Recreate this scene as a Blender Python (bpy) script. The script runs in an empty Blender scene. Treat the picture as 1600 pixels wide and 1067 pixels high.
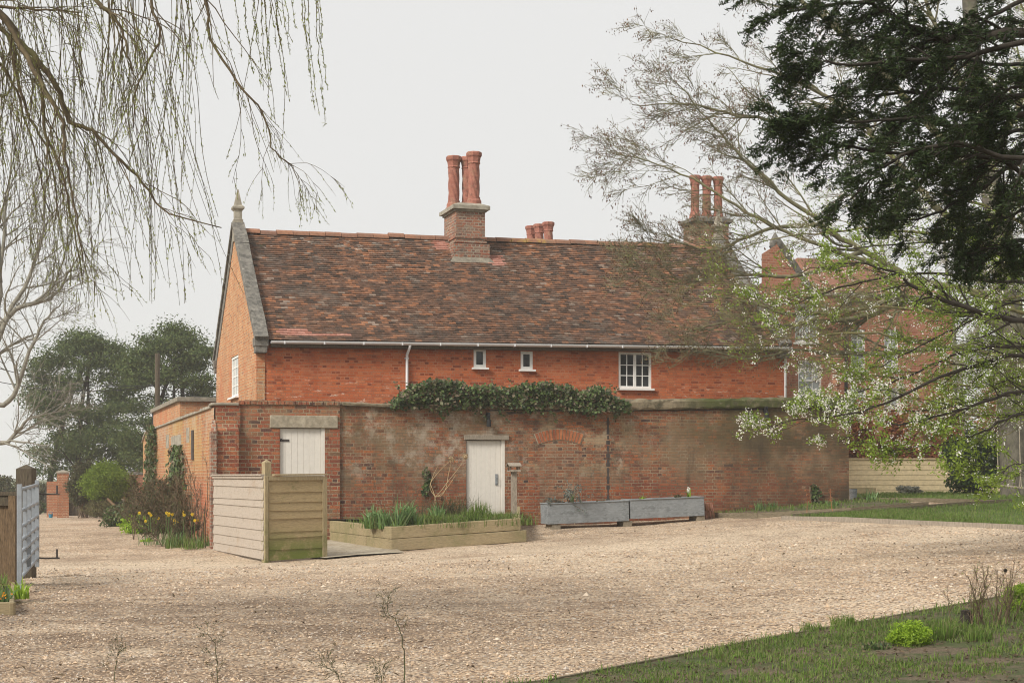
import bpy, math, random
import numpy as np
from mathutils import Vector, Matrix
from mathutils.geometry import delaunay_2d_cdt

# ------------------------------------------------------------------ camera, sky, sun, exposure
sc = bpy.context.scene
COL = sc.collection
FPX, CX, HY, EYE = 2460.0, 800.0, 740.0, 1.6          # focal length / principal column / horizon row of the 1600 px photograph
cam = bpy.data.cameras.new('camera'); camo = bpy.data.objects.new('camera', cam); COL.objects.link(camo)
camo.location = (0, 0, EYE); camo.rotation_euler = (math.radians(90), 0, 0)
cam.sensor_width = 36; cam.lens = FPX/1600*36; cam.shift_y = (HY-533.5)/1600
cam.clip_start = 0.1; cam.clip_end = 3000
sc.camera = camo
SUN_EL, SUN_AZ = math.radians(38), math.atan2(-0.72, -0.70)
w = bpy.data.worlds.new('World'); sc.world = w; w.use_nodes = True
nt = w.node_tree; bg = nt.nodes['Background']
sky = nt.nodes.new('ShaderNodeTexSky'); sky.sky_type = 'NISHITA'; sky.sun_disc = False
sky.sun_elevation = SUN_EL; sky.sun_rotation = SUN_AZ; sky.dust_density = 6; sky.air_density = 1
hs = nt.nodes.new('ShaderNodeHueSaturation'); hs.inputs['Saturation'].default_value = 0.12
mx = nt.nodes.new('ShaderNodeMix'); mx.data_type = 'RGBA'; mx.inputs['Factor'].default_value = 0.9
mx.inputs['B'].default_value = (8.2, 8.2, 8.15, 1)     # thick even overcast
nt.links.new(sky.outputs[0], hs.inputs['Color']); nt.links.new(hs.outputs[0], mx.inputs['A'])
nt.links.new(mx.outputs['Result'], bg.inputs['Color']); bg.inputs['Strength'].default_value = 0.1
sl = bpy.data.lights.new('sun', 'SUN'); sl.energy = 4.1; sl.angle = math.radians(17); sl.color = (1, .95, .87)
so = bpy.data.objects.new('sun', sl); COL.objects.link(so)
sd = Vector((math.sin(SUN_AZ)*math.cos(SUN_EL), math.cos(SUN_AZ)*math.cos(SUN_EL), math.sin(SUN_EL)))
so.rotation_euler = sd.to_track_quat('Z', 'Y').to_euler(); so.location = (-10, -10, 30)
sc.view_settings.view_transform = 'Standard'; sc.view_settings.look = 'None'
sc.view_settings.exposure = 0.08; sc.view_settings.gamma = 1
sc.cycles.volume_bounces = 2; sc.cycles.max_bounces = 8; sc.cycles.use_denoising = True
sc.cycles.pixel_filter_type = 'BLACKMAN_HARRIS'; sc.cycles.filter_width = 1.05

# ------------------------------------------------------------------ pixel <-> place, ground height
def P(px, py, Y): return np.array([(px-CX)/FPX*Y, Y, EYE+(HY-py)/FPX*Y])
_A = np.array([  # X, Y, height relative to the eye
 (-6.1,32.25,-1.53),(.6,34.4,-1.11),(.75,33.4,-1.20),(2.9,33.9,-1.135),(4.25,34.4,-1.05),(4.5,35.6,-.955),(7.86,36.65,-.70),(-4.35,28,-1.59),(-2.3,30,-1.476),(.28,31,-1.33),
 (-6.1,19.5,-1.46),(-19,67,-1.85),(-14.9,58,-1.62),(-11.7,50,-1.55),(5.3,31,-.92),(8.5,26,-.93),(0,12,-1.6),(4.3,15.2,-1.3),(-5,12,-1.6),
 (-5,6,-1.6),(5,7,-1.4),(11,15,-1.0),(11.4,45,-.55),(16,40,-.6),(28,50,-.6),(26,25,-.6),(-40,100,-2.0),(0,95,-1.2),(40,95,-.8),
 (-30,40,-1.8),(-30,15,-1.6),(0,-5,-1.6),(-30,-5,-1.6),(30,-5,-.8)], float)
def _k(d2): return np.where(d2 > 0, .5*d2*np.log(np.maximum(d2, 1e-12)), 0)
_n = len(_A); _S = 20.0
_xy = _A[:, :2]/_S
_K = _k(((_xy[:, None]-_xy[None])**2).sum(-1)) + np.eye(_n)*0.004
_Pm = np.hstack([np.ones((_n, 1)), _xy])
_W = np.linalg.solve(np.block([[_K, _Pm], [_Pm.T, np.zeros((3, 3))]]), np.concatenate([_A[:, 2], np.zeros(3)]))
def Gv(X, Y):
    X = np.clip(np.asarray(X, float), -42, 42)/_S; Y = np.clip(np.asarray(Y, float), -6, 100)/_S
    q = np.stack([X.ravel(), Y.ravel()], 1)
    K = _k(((q[:, None]-_xy[None])**2).sum(-1))
    z = K@_W[:_n] + _W[_n] + q@_W[_n+1:]
    return (z+EYE).reshape(X.shape)
def G(X, Y): return float(Gv(np.array([X]), np.array([Y]))[0])
_Ys = np.linspace(4, 110, 1400)
def PG(px, py):                      # where a pixel's ray meets the ground
    X = (px-CX)/FPX*_Ys; d = EYE-(py-HY)/FPX*_Ys - Gv(X, _Ys)
    i = np.argmax(d < 0)
    if d[i] >= 0 or i == 0: i = len(_Ys)-1
    a = d[i-1]/(d[i-1]-d[i]); Y = _Ys[i-1]+(_Ys[i]-_Ys[i-1])*a
    X = (px-CX)/FPX*Y
    return np.array([X, Y, G(X, Y)])

# ------------------------------------------------------------------ materials
def _mk(name):
    m = bpy.data.materials.new(name); m.use_nodes = True
    n = m.node_tree; b = n.nodes['Principled BSDF']
    return m, n, b
def ramp(nt, src, cols, const=False):
    r = nt.nodes.new('ShaderNodeValToRGB'); e = r.color_ramp.elements
    if len(cols[0]) == 3: cols = [(i/(len(cols)-1) if not const else i/len(cols), c) for i, c in enumerate(cols)]
    if const: r.color_ramp.interpolation = 'CONSTANT'
    while len(e) < len(cols): e.new(.5)
    for k, (p, c) in enumerate(cols): e[k].position = p; e[k].color = (*c, 1)
    nt.links.new(src, r.inputs[0]); return r.outputs[0]
def val(nt, op, a, b=None, clamp=False):
    m = nt.nodes.new('ShaderNodeMath'); m.operation = op; m.use_clamp = clamp
    for i, v in enumerate((a, b)):
        if v is None: continue
        if isinstance(v, (int, float)): m.inputs[i].default_value = v
        else: nt.links.new(v, m.inputs[i])
    return m.outputs[0]
def noise(nt, vec, scale, detail=5, rough=.6):
    n = nt.nodes.new('ShaderNodeTexNoise'); n.inputs['Scale'].default_value = scale
    n.inputs['Detail'].default_value = detail; n.inputs['Roughness'].default_value = rough
    nt.links.new(vec, n.inputs['Vector']); return n.outputs[0]
def mrange(nt, v, a, b, lo=0, hi=1):
    m = nt.nodes.new('ShaderNodeMapRange'); m.interpolation_type = 'SMOOTHSTEP'
    nt.links.new(v, m.inputs[0])
    if a <= b: p = (a, b, lo, hi)
    else: p = (b, a, hi, lo)
    for i, x in zip((1, 2, 3, 4), p): m.inputs[i].default_value = x
    return m.outputs[0]
def mix(nt, f, a, b, mode='MIX'):
    m = nt.nodes.new('ShaderNodeMix'); m.data_type = 'RGBA'; m.blend_type = mode
    for s, v in (('Factor', f), ('A', a), ('B', b)):
        if isinstance(v, (int, float)): m.inputs[s].default_value = v
        elif isinstance(v, tuple): m.inputs[s].default_value = (*v, 1)
        else: nt.links.new(v, m.inputs[s])
    return m.outputs['Result']
def layers(nt, obj, col, ls):
    sep = None
    for L in ls:
        c, scale, lo, hi, amt = L[:5]
        v = obj
        if len(L) > 6 and L[6]:
            mp = nt.nodes.new('ShaderNodeMapping'); mp.inputs['Scale'].default_value = L[6]; nt.links.new(obj, mp.inputs[0]); v = mp.outputs[0]
        m = val(nt, 'MULTIPLY', mrange(nt, noise(nt, v, scale, 9, .74), lo, hi), amt)
        for ax, a, b in (L[5] if len(L) > 5 and L[5] else ()):
            if sep is None:
                sep = nt.nodes.new('ShaderNodeSeparateXYZ'); nt.links.new(obj, sep.inputs[0])
            m = val(nt, 'MULTIPLY', m, mrange(nt, sep.outputs[ax], a, b))
        col = mix(nt, m, col, c)
    return col
def M(name, cols, mode=None, scale=5, rough=.8, ls=(), bump=0, bscale=30, spec=.3, metal=0, stretch=None, vary=.25, vscale=12, trans=0):
    """base colour from: a flat tint, a ramp over noise ('noise') or a ramp over each loose piece ('island'), then stains on top."""
    m, nt, b = _mk(name)
    tc = nt.nodes.new('ShaderNodeTexCoord'); ob = tc.outputs['Object']
    v = ob
    if stretch:
        mp = nt.nodes.new('ShaderNodeMapping'); mp.inputs['Scale'].default_value = stretch; nt.links.new(ob, mp.inputs[0]); v = mp.outputs[0]
    if mode == 'noise': col = ramp(nt, mrange(nt, noise(nt, v, scale), .28, .72), cols)
    elif mode == 'island':
        g = nt.nodes.new('ShaderNodeNewGeometry'); col = ramp(nt, g.outputs['Random Per Island'], cols)
    else:
        r = nt.nodes.new('ShaderNodeRGB'); r.outputs[0].default_value = (*cols, 1); col = r.outputs[0]
    if vary:
        f = mrange(nt, noise(nt, v, vscale, 8, .7), .25, .75, 1-vary, 1+vary)
        cb = nt.nodes.new('ShaderNodeCombineColor')
        for i in range(3): nt.links.new(f, cb.inputs[i])
        col = mix(nt, 1.0, col, cb.outputs[0], 'MULTIPLY')
    col = layers(nt, ob, col, ls)
    nt.links.new(col, b.inputs['Base Color'])
    b.inputs['Roughness'].default_value = rough; b.inputs['Metallic'].default_value = metal
    b.inputs['Specular IOR Level'].default_value = spec
    if bump:
        bn = nt.nodes.new('ShaderNodeBump'); bn.inputs['Strength'].default_value = bump; bn.inputs['Distance'].default_value = .02
        nt.links.new(noise(nt, v, bscale, 8, .65), bn.inputs['Height']); nt.links.new(bn.outputs[0], b.inputs['Normal'])
    if trans:
        out = [n for n in nt.nodes if n.type == 'OUTPUT_MATERIAL'][0]
        t = nt.nodes.new('ShaderNodeBsdfTranslucent'); nt.links.new(col, t.inputs[0])
        ms = nt.nodes.new('ShaderNodeMixShader'); ms.inputs[0].default_value = trans
        nt.links.new(b.outputs[0], ms.inputs[1]); nt.links.new(t.outputs[0], ms.inputs[2]); nt.links.new(ms.outputs[0], out.inputs[0])
    return m
def brick(name, cols, mortar, bw=.225, bh=.071, ms=.011, ls=(), pre=(), bump=.6, irr=.012, rough=.92, fine=.35, squash=.5, mvar=.5):
    m, nt, b = _mk(name)
    tc = nt.nodes.new('ShaderNodeTexCoord'); ob = tc.outputs['Object']
    nz = nt.nodes.new('ShaderNodeTexNoise'); nz.inputs['Scale'].default_value = 5; nz.inputs['Detail'].default_value = 3; nt.links.new(tc.outputs['UV'], nz.inputs['Vector'])
    vs = nt.nodes.new('ShaderNodeVectorMath'); vs.operation = 'MULTIPLY_ADD'
    vs.inputs[1].default_value = (irr*2, irr*2, 0); nt.links.new(nz.outputs['Color'], vs.inputs[0]); nt.links.new(tc.outputs['UV'], vs.inputs[2])
    br = nt.nodes.new('ShaderNodeTexBrick'); br.offset = .5; br.squash = squash; br.squash_frequency = 2
    br.inputs['Scale'].default_value = 1; br.inputs['Brick Width'].default_value = bw; br.inputs['Row Height'].default_value = bh
    br.inputs['Mortar Size'].default_value = ms; br.inputs['Mortar Smooth'].default_value = .35
    br.inputs['Color1'].default_value = (0, 0, 0, 1); br.inputs['Color2'].default_value = (1, 1, 1, 1); br.inputs['Mortar'].default_value = (.5, .5, .5, 1)
    nt.links.new(vs.outputs[0], br.inputs['Vector'])
    n = len(cols)
    col = ramp(nt, br.outputs['Color'], cols)
    f = mrange(nt, noise(nt, ob, 45, 6, .7), .25, .75, 1-fine, 1+fine)
    cb = nt.nodes.new('ShaderNodeCombineColor')
    for i in range(3): nt.links.new(f, cb.inputs[i])
    col = mix(nt, 1.0, col, cb.outputs[0], 'MULTIPLY')
    col = layers(nt, ob, col, pre)
    mcol = ramp(nt, mrange(nt, noise(nt, ob, 1.3, 5), .3, .7), [tuple(c*(1-mvar) for c in mortar), mortar])
    # mortar joints broken up by wear
    wear = mrange(nt, noise(nt, ob, 9, 5, .7), .32, .55)
    col = mix(nt, val(nt, 'MULTIPLY', br.outputs['Fac'], wear), col, mcol)
    col = layers(nt, ob, col, ls)
    nt.links.new(col, b.inputs['Base Color']); b.inputs['Roughness'].default_value = rough; b.inputs['Specular IOR Level'].default_value = .15
    h = val(nt, 'ADD', val(nt, 'MULTIPLY', br.outputs['Fac'], -1.0), val(nt, 'MULTIPLY', noise(nt, ob, 35, 6, .7), .9))
    bn = nt.nodes.new('ShaderNodeBump'); bn.inputs['Strength'].default_value = bump; bn.inputs['Distance'].default_value = .012
    nt.links.new(h, bn.inputs['Height']); nt.links.new(bn.outputs[0], b.inputs['Normal'])
    return m

MT = {}
def C(*a): return tuple(a)
# house front: red washed brick; gable: orange brick with pale joints; yard wall: mixed old brick
MT['facade'] = brick('red_washed_brick', [C(.20,.055,.03),C(.43,.115,.042),C(.51,.145,.056),C(.39,.09,.035),C(.49,.17,.075),C(.34,.08,.033)], C(.46,.21,.12), fine=.25, mvar=.45, bump=.5, ms=.009, bh=.066, bw=.215,
   ls=[(C(.2,.045,.03),.5,.5,.72,.7), (C(.66,.56,.46),3.0,.57,.62,.85,((2,4.1,3.4),),(1,1,3.5)), (C(.50,.30,.2),9,.6,.68,.5), (C(.10,.045,.03),1.2,.5,.75,.6,((2,4.2,4.75),)), (C(.5,.22,.12),.8,.56,.7,.5), (C(.07,.05,.045),7,.66,.72,.55,(),(1,1,3))])
MT['gable'] = brick('orange_gable_brick', [C(.34,.13,.06),C(.46,.20,.09),C(.50,.245,.115),C(.4,.155,.07),C(.48,.27,.14),C(.28,.14,.09)], C(.54,.43,.28), ms=.011, mvar=.4, irr=.016,
   ls=[(C(.44,.14,.065),.5,.45,.6,.55,((2,5.0,4.3),)), (C(.6,.52,.42),5,.58,.66,.6,((2,4.9,4.3),),(1,1,2)), (C(.3,.2,.11),1.1,.5,.75,.4)])
_wall_cols = [C(.06,.045,.042),C(.22,.08,.043),C(.28,.10,.05),C(.16,.065,.042),C(.34,.14,.068),C(.25,.125,.07),C(.12,.065,.05),C(.37,.125,.05),C(.20,.075,.045),C(.31,.18,.11)]
MT['wall'] = brick('old_yard_brick', _wall_cols, C(.34,.265,.175), ms=.0095, fine=.45,
   pre=[(C(.23,.16,.095),.8,.44,.58,.75,((2,1.1,1.6),)), (C(.26,.07,.036),.9,.42,.58,.55,((2,1.75,1.2),)), (C(.40,.13,.05),1.7,.55,.66,.6), (C(.29,.075,.035),.6,.34,.5,.4,((0,7.6,8.4),(0,11.5,10.4),(2,1.7,1.3)))], irr=.022, mvar=.65, bump=.9,
   ls=[(C(.44,.37,.285),1.1,.52,.62,.7,((2,1.3,1.8),(0,11,8.5))), (C(.48,.41,.33),2.6,.46,.6,.6,((0,3.9,4.9),(0,6.6,5.6),(2,1.45,1.9))), (C(.46,.36,.23),1.6,.46,.6,.5,((0,6.2,7.2),(0,9.6,8.6),(2,1.5,1.9))), (C(.14,.105,.06),1.2,.46,.6,.55,((0,2.5,2.7),(0,4.4,3.5),(2,1.0,1.5))), (C(.095,.080,.038),.7,.38,.56,.75,((2,1.6,2.5),(0,9.3,11.8))), (C(.07,.052,.03),.7,.36,.62,.7,((0,10,13.5),)), (C(.05,.045,.03),1.6,.4,.6,.8,((2,1.6,1.0),(0,12.5,14))), (C(.05,.04,.03),2.2,.5,.7,.6,(),(1,1,.5)),  # right end darkened: moss, plus tree shade painted into the brick colour
       (C(.11,.10,.04),1.5,.5,.65,.5,((2,2.2,2.75),)), (C(.05,.045,.03),1.0,.4,.7,.6,((2,1.0,.5),)), (C(.5,.45,.38),6,.66,.72,.6)])
MT['wall_entrance'] = brick('large_entrance_brick', [C(.09,.055,.045),C(.25,.08,.045),C(.33,.10,.05),C(.20,.065,.04),C(.36,.13,.06),C(.16,.10,.06)], C(.40,.32,.21), bw=.24, bh=.080, ms=.0105, fine=.45, mvar=.6, irr=.018, bump=.9,
   ls=[(C(.30,.22,.13),.9,.5,.68,.65), (C(.06,.05,.04),1.8,.55,.75,.6), (C(.10,.09,.05),1.4,.5,.7,.5,((2,2.5,2.95),))])
MT['wall_infill'] = brick('infill_brick', [C(.09,.06,.05),C(.24,.10,.055),C(.29,.135,.075),C(.19,.085,.05),C(.27,.165,.105)], C(.37,.30,.20), ms=.010, mvar=.6, irr=.018, ls=[(C(.36,.29,.21),1.4,.5,.68,.5), (C(.12,.08,.05),2,.5,.66,.5)])
MT['side_wall'] = brick('orange_side_wall_brick', [C(.26,.11,.06),C(.38,.155,.075),C(.44,.20,.09),C(.33,.125,.06),C(.42,.24,.125)], C(.50,.40,.27), ms=.011, irr=.02, mvar=.45,
   ls=[(C(.42,.28,.10),.45,.45,.6,.65,((2,1.4,2.2),)), (C(.40,.10,.055),.5,.45,.6,.6,((2,1.7,1.0),)), (C(.42,.36,.27),1.2,.45,.65,.75,((2,2.2,2.8),)), (C(.10,.08,.05),2.2,.55,.75,.5)])
MT['tall_brick'] = brick('garden_house_brick', [C(.27,.10,.06),C(.36,.145,.09),C(.40,.17,.105),C(.31,.115,.07)], C(.42,.29,.20), ms=.010, mvar=.3, ls=[(C(.27,.11,.075),.4,.45,.65,.5), (C(.42,.28,.2),.8,.52,.66,.4)])
MT['stack'] = brick('chimney_stack_brick', [C(.12,.08,.065),C(.28,.11,.07),C(.33,.15,.09),C(.20,.10,.07),C(.26,.19,.14)], C(.38,.33,.26), ms=.014, ls=[(C(.12,.10,.085),2,.5,.7,.7), (C(.36,.33,.27),3,.56,.7,.6)])
MT['flat_coping'] = M('weathered_coping', [C(.17,.15,.12),C(.30,.27,.21)], 'noise', 4, .95, bump=.4, ls=[(C(.12,.11,.06),2,.5,.7,.6)])
MT['mossy_coping'] = M('mossy_coping', [C(.12,.10,.065),C(.30,.24,.16)], 'noise', 3, .95, bump=.8, bscale=18, ls=[(C(.06,.07,.018),1.6,.34,.52,.95,((0,10.0,11.2),)), (C(.05,.045,.025),2.2,.5,.62,.7,((2,3.4,3.25),)), (C(.07,.08,.022),2.5,.56,.66,.7), (C(.05,.045,.03),3,.5,.7,.7), (C(.36,.33,.25),5,.6,.7,.6)])
MT['stone'] = M('grey_stone', [C(.23,.20,.155),C(.36,.33,.265)], 'noise', 5, .95, bump=.4, ls=[(C(.09,.085,.07),3,.5,.68,.75), (C(.45,.42,.35),9,.6,.7,.5)])
MT['dark_stone'] = M('lichened_stone', [C(.09,.085,.075),C(.20,.185,.16)], 'noise', 6, .95, bump=.5, ls=[(C(.35,.33,.29),7,.58,.68,.7), (C(.04,.04,.03),3,.55,.7,.6)])
MT['concrete'] = M('concrete_lintel', [C(.27,.23,.165),C(.38,.33,.25)], 'noise', 9, .95, bump=.4, ls=[(C(.14,.12,.08),2,.55,.75,.5)])
MT['tile'] = M('clay_roof_tiles', [(0,C(.055,.038,.029)),(.2,C(.10,.060,.042)),(.42,C(.15,.080,.050)),(.6,C(.115,.066,.046)),(.76,C(.20,.095,.053)),(.9,C(.28,.125,.064)),(.96,C(.19,.13,.095)),(1,C(.25,.19,.15))], 'island', rough=.9, vary=.45, vscale=7, spec=.2,
   ls=[(C(.06,.047,.038),.55,.46,.62,.5), (C(.26,.12,.065),.42,.52,.66,.4), (C(.22,.18,.145),1.1,.54,.68,.4), (C(.42,.39,.34),4.5,.585,.65,.75,((2,6.7,7.5),),(.5,1,1)), (C(.42,.40,.36),9,.64,.70,.8), (C(.34,.30,.26),2.2,.60,.70,.45,(),(.4,1,1)), (C(.04,.05,.018),2.6,.62,.70,.8)])
MT['tile_new'] = M('newer_pink_tiles', [C(.34,.15,.11),C(.42,.21,.16),C(.28,.11,.075)], 'island', rough=.9, vary=.4, ls=[(C(.12,.07,.05),6,.5,.65,.6)])
MT['ridge'] = M('ridge_tiles', [C(.22,.115,.075),C(.30,.145,.085),C(.19,.10,.07)], 'island', rough=.9, ls=[(C(.40,.26,.07),1.2,.52,.62,.8,((0,6.5,7.5),)), (C(.13,.12,.09),3,.5,.68,.7)])
MT['pot'] = M('terracotta', [C(.25,.095,.065),C(.35,.145,.105)], 'noise', 5, .9, bump=.3, ls=[(C(.27,.21,.13),3,.52,.68,.55), (C(.10,.06,.045),4,.54,.68,.7), (C(.36,.30,.25),9,.6,.7,.5)])
MT['white'] = M('white_paint', C(.78,.77,.735), rough=.5, vary=.08, ls=[(C(.55,.52,.46),4,.55,.7,.35)])
MT['pipe'] = M('white_pipe', C(.70,.70,.70), rough=.4, vary=.05)
MT['door'] = M('cream_door_paint', C(.66,.62,.555), rough=.55, vary=.05, ls=[(C(.42,.38,.31),2,.6,.8,.4), (C(.36,.31,.23),3,.36,.6,.6,((2,1.2,.6),)), (C(.36,.32,.25),6,.56,.7,.35,(),(2.5,2.5,.3))])
MT['glass'] = M('window_glass', [C(.008,.01,.011),C(.03,.034,.036)], 'noise', 1.5, .04, spec=.4, vary=0)
MT['curtain_glass'] = M('curtained_window_glass', [C(.16,.19,.20),C(.46,.48,.46)], 'noise', 1.1, .12, spec=.6, vary=0, stretch=(3,1,.4))
MT['black'] = M('black_metal', C(.02,.02,.022), rough=.45, vary=.1)
MT['iron'] = M('old_iron', C(.06,.05,.045), rough=.8, vary=.3)
MT['silver_board'] = M('silvered_larch_boards', [C(.29,.235,.18),C(.41,.355,.295),C(.35,.285,.22)], 'noise', 6, .9, stretch=(1.2,1.2,16), bump=.3, ls=[(C(.30,.20,.12),1.5,.52,.7,.5), (C(.13,.095,.065),7,.56,.68,.55,(),(2.2,2.2,.5)), (C(.10,.07,.045),12,.68,.72,.8)])
MT['green_board'] = M('algae_stained_boards', [C(.24,.18,.095),C(.38,.29,.16),C(.31,.235,.125)], 'noise', 5, .9, stretch=(1.5,1.5,20), bump=.3,
   ls=[(C(.11,.145,.022),1.9,.30,.50,.92,((2,.75,.1),)), (C(.05,.035,.02),11,.66,.70,.9,(),(.8,.8,2)), (C(.10,.115,.03),2.2,.52,.68,.6), (C(.07,.05,.03),6,.64,.70,.8)])
MT['green_post'] = M('algae_stained_post', [C(.27,.21,.12),C(.37,.30,.18)], 'noise', 5, .9, stretch=(12,12,1), bump=.3, ls=[(C(.11,.13,.03),1.6,.38,.6,.8,((2,1.3,.2),))])
MT['sleeper'] = M('treated_sleepers', [C(.23,.18,.10),C(.34,.27,.16),C(.29,.22,.125)], 'noise', 5, .9, stretch=(1.5,1.5,14), bump=.3, ls=[(C(.15,.15,.055),1.2,.42,.65,.6), (C(.10,.075,.045),5,.62,.72,.7)])
MT['grey_wood'] = M('weathered_grey_wood', [C(.20,.165,.125),C(.32,.275,.22)], 'noise', 6, .9, stretch=(10,10,1.2), bump=.3)
MT['dark_wood'] = M('dark_wet_wood', [C(.055,.042,.03),C(.115,.09,.06)], 'noise', 6, .9, stretch=(10,10,1), bump=.3, ls=[(C(.07,.075,.03),2,.5,.7,.5)])
MT['brown_board'] = M('brown_fence_boards', [C(.10,.065,.035),C(.19,.125,.07)], 'noise', 6, .9, stretch=(8,8,1), bump=.3)
MT['pale_board'] = M('new_pale_boards', [C(.62,.48,.28),C(.74,.60,.38)], 'island', rough=.85, vary=.15, ls=[(C(.34,.24,.12),2,.56,.75,.5)])
MT['galv'] = M('galvanised_steel', [C(.145,.155,.16),C(.22,.235,.24),C(.18,.19,.195)], 'noise', 3, .6, metal=.0, spec=.4, stretch=(1,1,2.5), ls=[(C(.28,.295,.30),2.2,.5,.72,.6), (C(.11,.105,.095),4,.6,.75,.5)])
MT['gate'] = M('galvanised_gate_tube', [C(.27,.295,.32),C(.36,.385,.41)], 'noise', 5, .5, metal=.2, spec=.4, vary=.1)
MT['block'] = M('concrete_blocks', [C(.17,.14,.10),C(.26,.22,.16)], 'noise', 8, .95, bump=.4)
MT['soil'] = M('dark_soil', [C(.045,.032,.022),C(.10,.075,.05)], 'noise', 6, 1, bump=1, bscale=25)
MT['bank_soil'] = M('leafy_soil', [C(.06,.045,.03),C(.15,.11,.075),C(.095,.075,.048)], 'noise', 9, 1, bump=1, bscale=30, vary=.5, vscale=60, ls=[(C(.05,.075,.018),2.2,.42,.58,.8), (C(.28,.22,.15),30,.62,.70,.7)])
MT['lawn'] = M('lawn_turf', [C(.055,.085,.018),C(.11,.15,.035)], 'noise', 3, 1, bump=.8, bscale=60, vary=.4, vscale=40, ls=[(C(.10,.075,.045),.9,.60,.70,.7)])
MT['field'] = M('far_field', [C(.09,.11,.04),C(.15,.16,.07)], 'noise', .2, 1, vary=.2)
MT['slab'] = M('paving_slab', [C(.30,.25,.18),C(.41,.36,.28)], 'noise', 3, .9, bump=.3, ls=[(C(.20,.13,.08),2,.5,.7,.6)])
MT['edging'] = M('timber_edging', [C(.10,.08,.05),C(.20,.165,.11)], 'noise', 5, .9, stretch=(2,2,14), bump=.3)
MT['slate'] = M('lead_slate_roof', [C(.20,.21,.22),C(.32,.33,.34)], 'noise', 4, .45, vary=.15)

def gravel_mat():
    m, nt, b = _mk('pea_shingle')
    tc = nt.nodes.new('ShaderNodeTexCoord'); ob = tc.outputs['Object']
    hs = []; cs = []
    for sc_ in (27.0, 60.0):
        v = nt.nodes.new('ShaderNodeTexVoronoi'); v.inputs['Scale'].default_value = sc_; nt.links.new(ob, v.inputs['Vector'])
        sp = nt.nodes.new('ShaderNodeSeparateColor'); nt.links.new(v.outputs['Color'], sp.inputs[0])
        cs.append(ramp(nt, sp.outputs[0], [(0,C(.10,.07,.05)),(.12,C(.30,.20,.13)),(.28,C(.46,.315,.20)),(.46,C(.70,.515,.34)),(.62,C(.56,.40,.26)),(.76,C(.80,.63,.44)),(.9,C(.38,.33,.28)),(1,C(.88,.80,.67))]))
        hs.append(v.outputs['Distance'])
    col = mix(nt, mrange(nt, noise(nt, ob, 4, 4), .4, .6), cs[0], cs[1])
    # dirtier and cleaner driven strips, darker near left; shadow painted into gaps between stones
    col = layers(nt, ob, col, [(C(.25,.17,.11),.45,.46,.62,.62), (C(.19,.125,.08),1.3,.53,.64,.62), (C(.66,.54,.40),.30,.46,.62,.5,(),(.8,1.2,1)), (C(.70,.57,.42),.7,.34,.56,.55,((1,21,24.5),(1,31,27.5))), (C(.17,.115,.075),.6,.36,.58,.6,((1,22,17),(0,3,-2.5)),(1,2,1)), (C(.20,.13,.08),7,.56,.66,.55), (C(.74,.64,.50),13,.57,.65,.6), (C(.16,.10,.065),17,.60,.67,.6)])
    gap = mrange(nt, hs[0], .42, .80)
    col = mix(nt, val(nt, 'MULTIPLY', gap, .62), col, C(.075,.05,.035))
    nt.links.new(col, b.inputs['Base Color']); b.inputs['Roughness'].default_value = .9; b.inputs['Specular IOR Level'].default_value = .2
    h = val(nt, 'ADD', val(nt, 'MULTIPLY', hs[0], -1.0), val(nt, 'MULTIPLY', noise(nt, ob, 6, 6, .7), 1.6))
    bn = nt.nodes.new('ShaderNodeBump'); bn.inputs['Strength'].default_value = .9; bn.inputs['Distance'].default_value = .025
    nt.links.new(h, bn.inputs['Height']); nt.links.new(bn.outputs[0], b.inputs['Normal'])
    return m
MT['gravel'] = gravel_mat()
def leafm(name, cols, rough=.55, spec=.35, trans=.25, vary=.2): 
    MT[name] = M(name, cols, 'island', rough=rough, spec=spec, trans=trans, vary=vary, vscale=2)
leafm('ivy_leaf', [C(.022,.042,.014),C(.06,.10,.028),C(.11,.155,.045),C(.035,.06,.02),C(.20,.145,.10),C(.14,.20,.08)], .5, .28)
leafm('yew_needle', [C(.013,.026,.009),C(.03,.05,.015),C(.05,.078,.023),C(.018,.036,.011)], .6, .25, .15)
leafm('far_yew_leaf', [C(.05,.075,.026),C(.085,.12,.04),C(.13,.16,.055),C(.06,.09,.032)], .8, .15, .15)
leafm('laurel_leaf', [C(.014,.032,.010),C(.035,.07,.02),C(.06,.10,.03),C(.02,.045,.014)], .3, .55)
leafm('lime_leaf', [C(.16,.24,.025),C(.25,.34,.045),C(.11,.17,.025)], .6, .3, .35)
leafm('dull_leaf', [C(.07,.075,.03),C(.11,.115,.05),C(.09,.07,.04),C(.05,.06,.024)], .7, .2)
leafm('twiggy_leaf', [C(.14,.14,.06),C(.20,.19,.09),C(.13,.10,.055)], .8, .1)
leafm('bright_leaf', [C(.24,.38,.025),C(.36,.50,.05),C(.15,.26,.025)], .5, .3, .4)
leafm('strap_leaf', [C(.09,.17,.05),C(.16,.26,.085),C(.12,.21,.07),C(.22,.31,.14)], .45, .4, .3)
leafm('grass_blade', [C(.07,.13,.02),C(.12,.20,.032),C(.17,.25,.05),C(.20,.19,.085),C(.09,.16,.026)], .6, .25, .35)
leafm('grey_leaf', [C(.10,.13,.12),C(.17,.20,.18),C(.22,.25,.22)], .6, .2)
leafm('lavender_leaf', [C(.22,.22,.18),C(.32,.32,.27)], .8, .1)
leafm('beech_leaf', [C(.30,.115,.055),C(.44,.19,.09),C(.36,.145,.07),C(.22,.09,.045)], .7, .2, .3)
leafm('blossom', [C(.74,.72,.67),C(.82,.81,.77),C(.70,.69,.60)], .7, .1, .3, .05)
leafm('willow_leaf', [C(.22,.26,.07),C(.32,.36,.11),C(.26,.25,.10)], .6, .2, .35)
leafm('ash_key', [C(.13,.075,.045),C(.20,.12,.07),C(.09,.06,.04)], .8, .1, .2)
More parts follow.
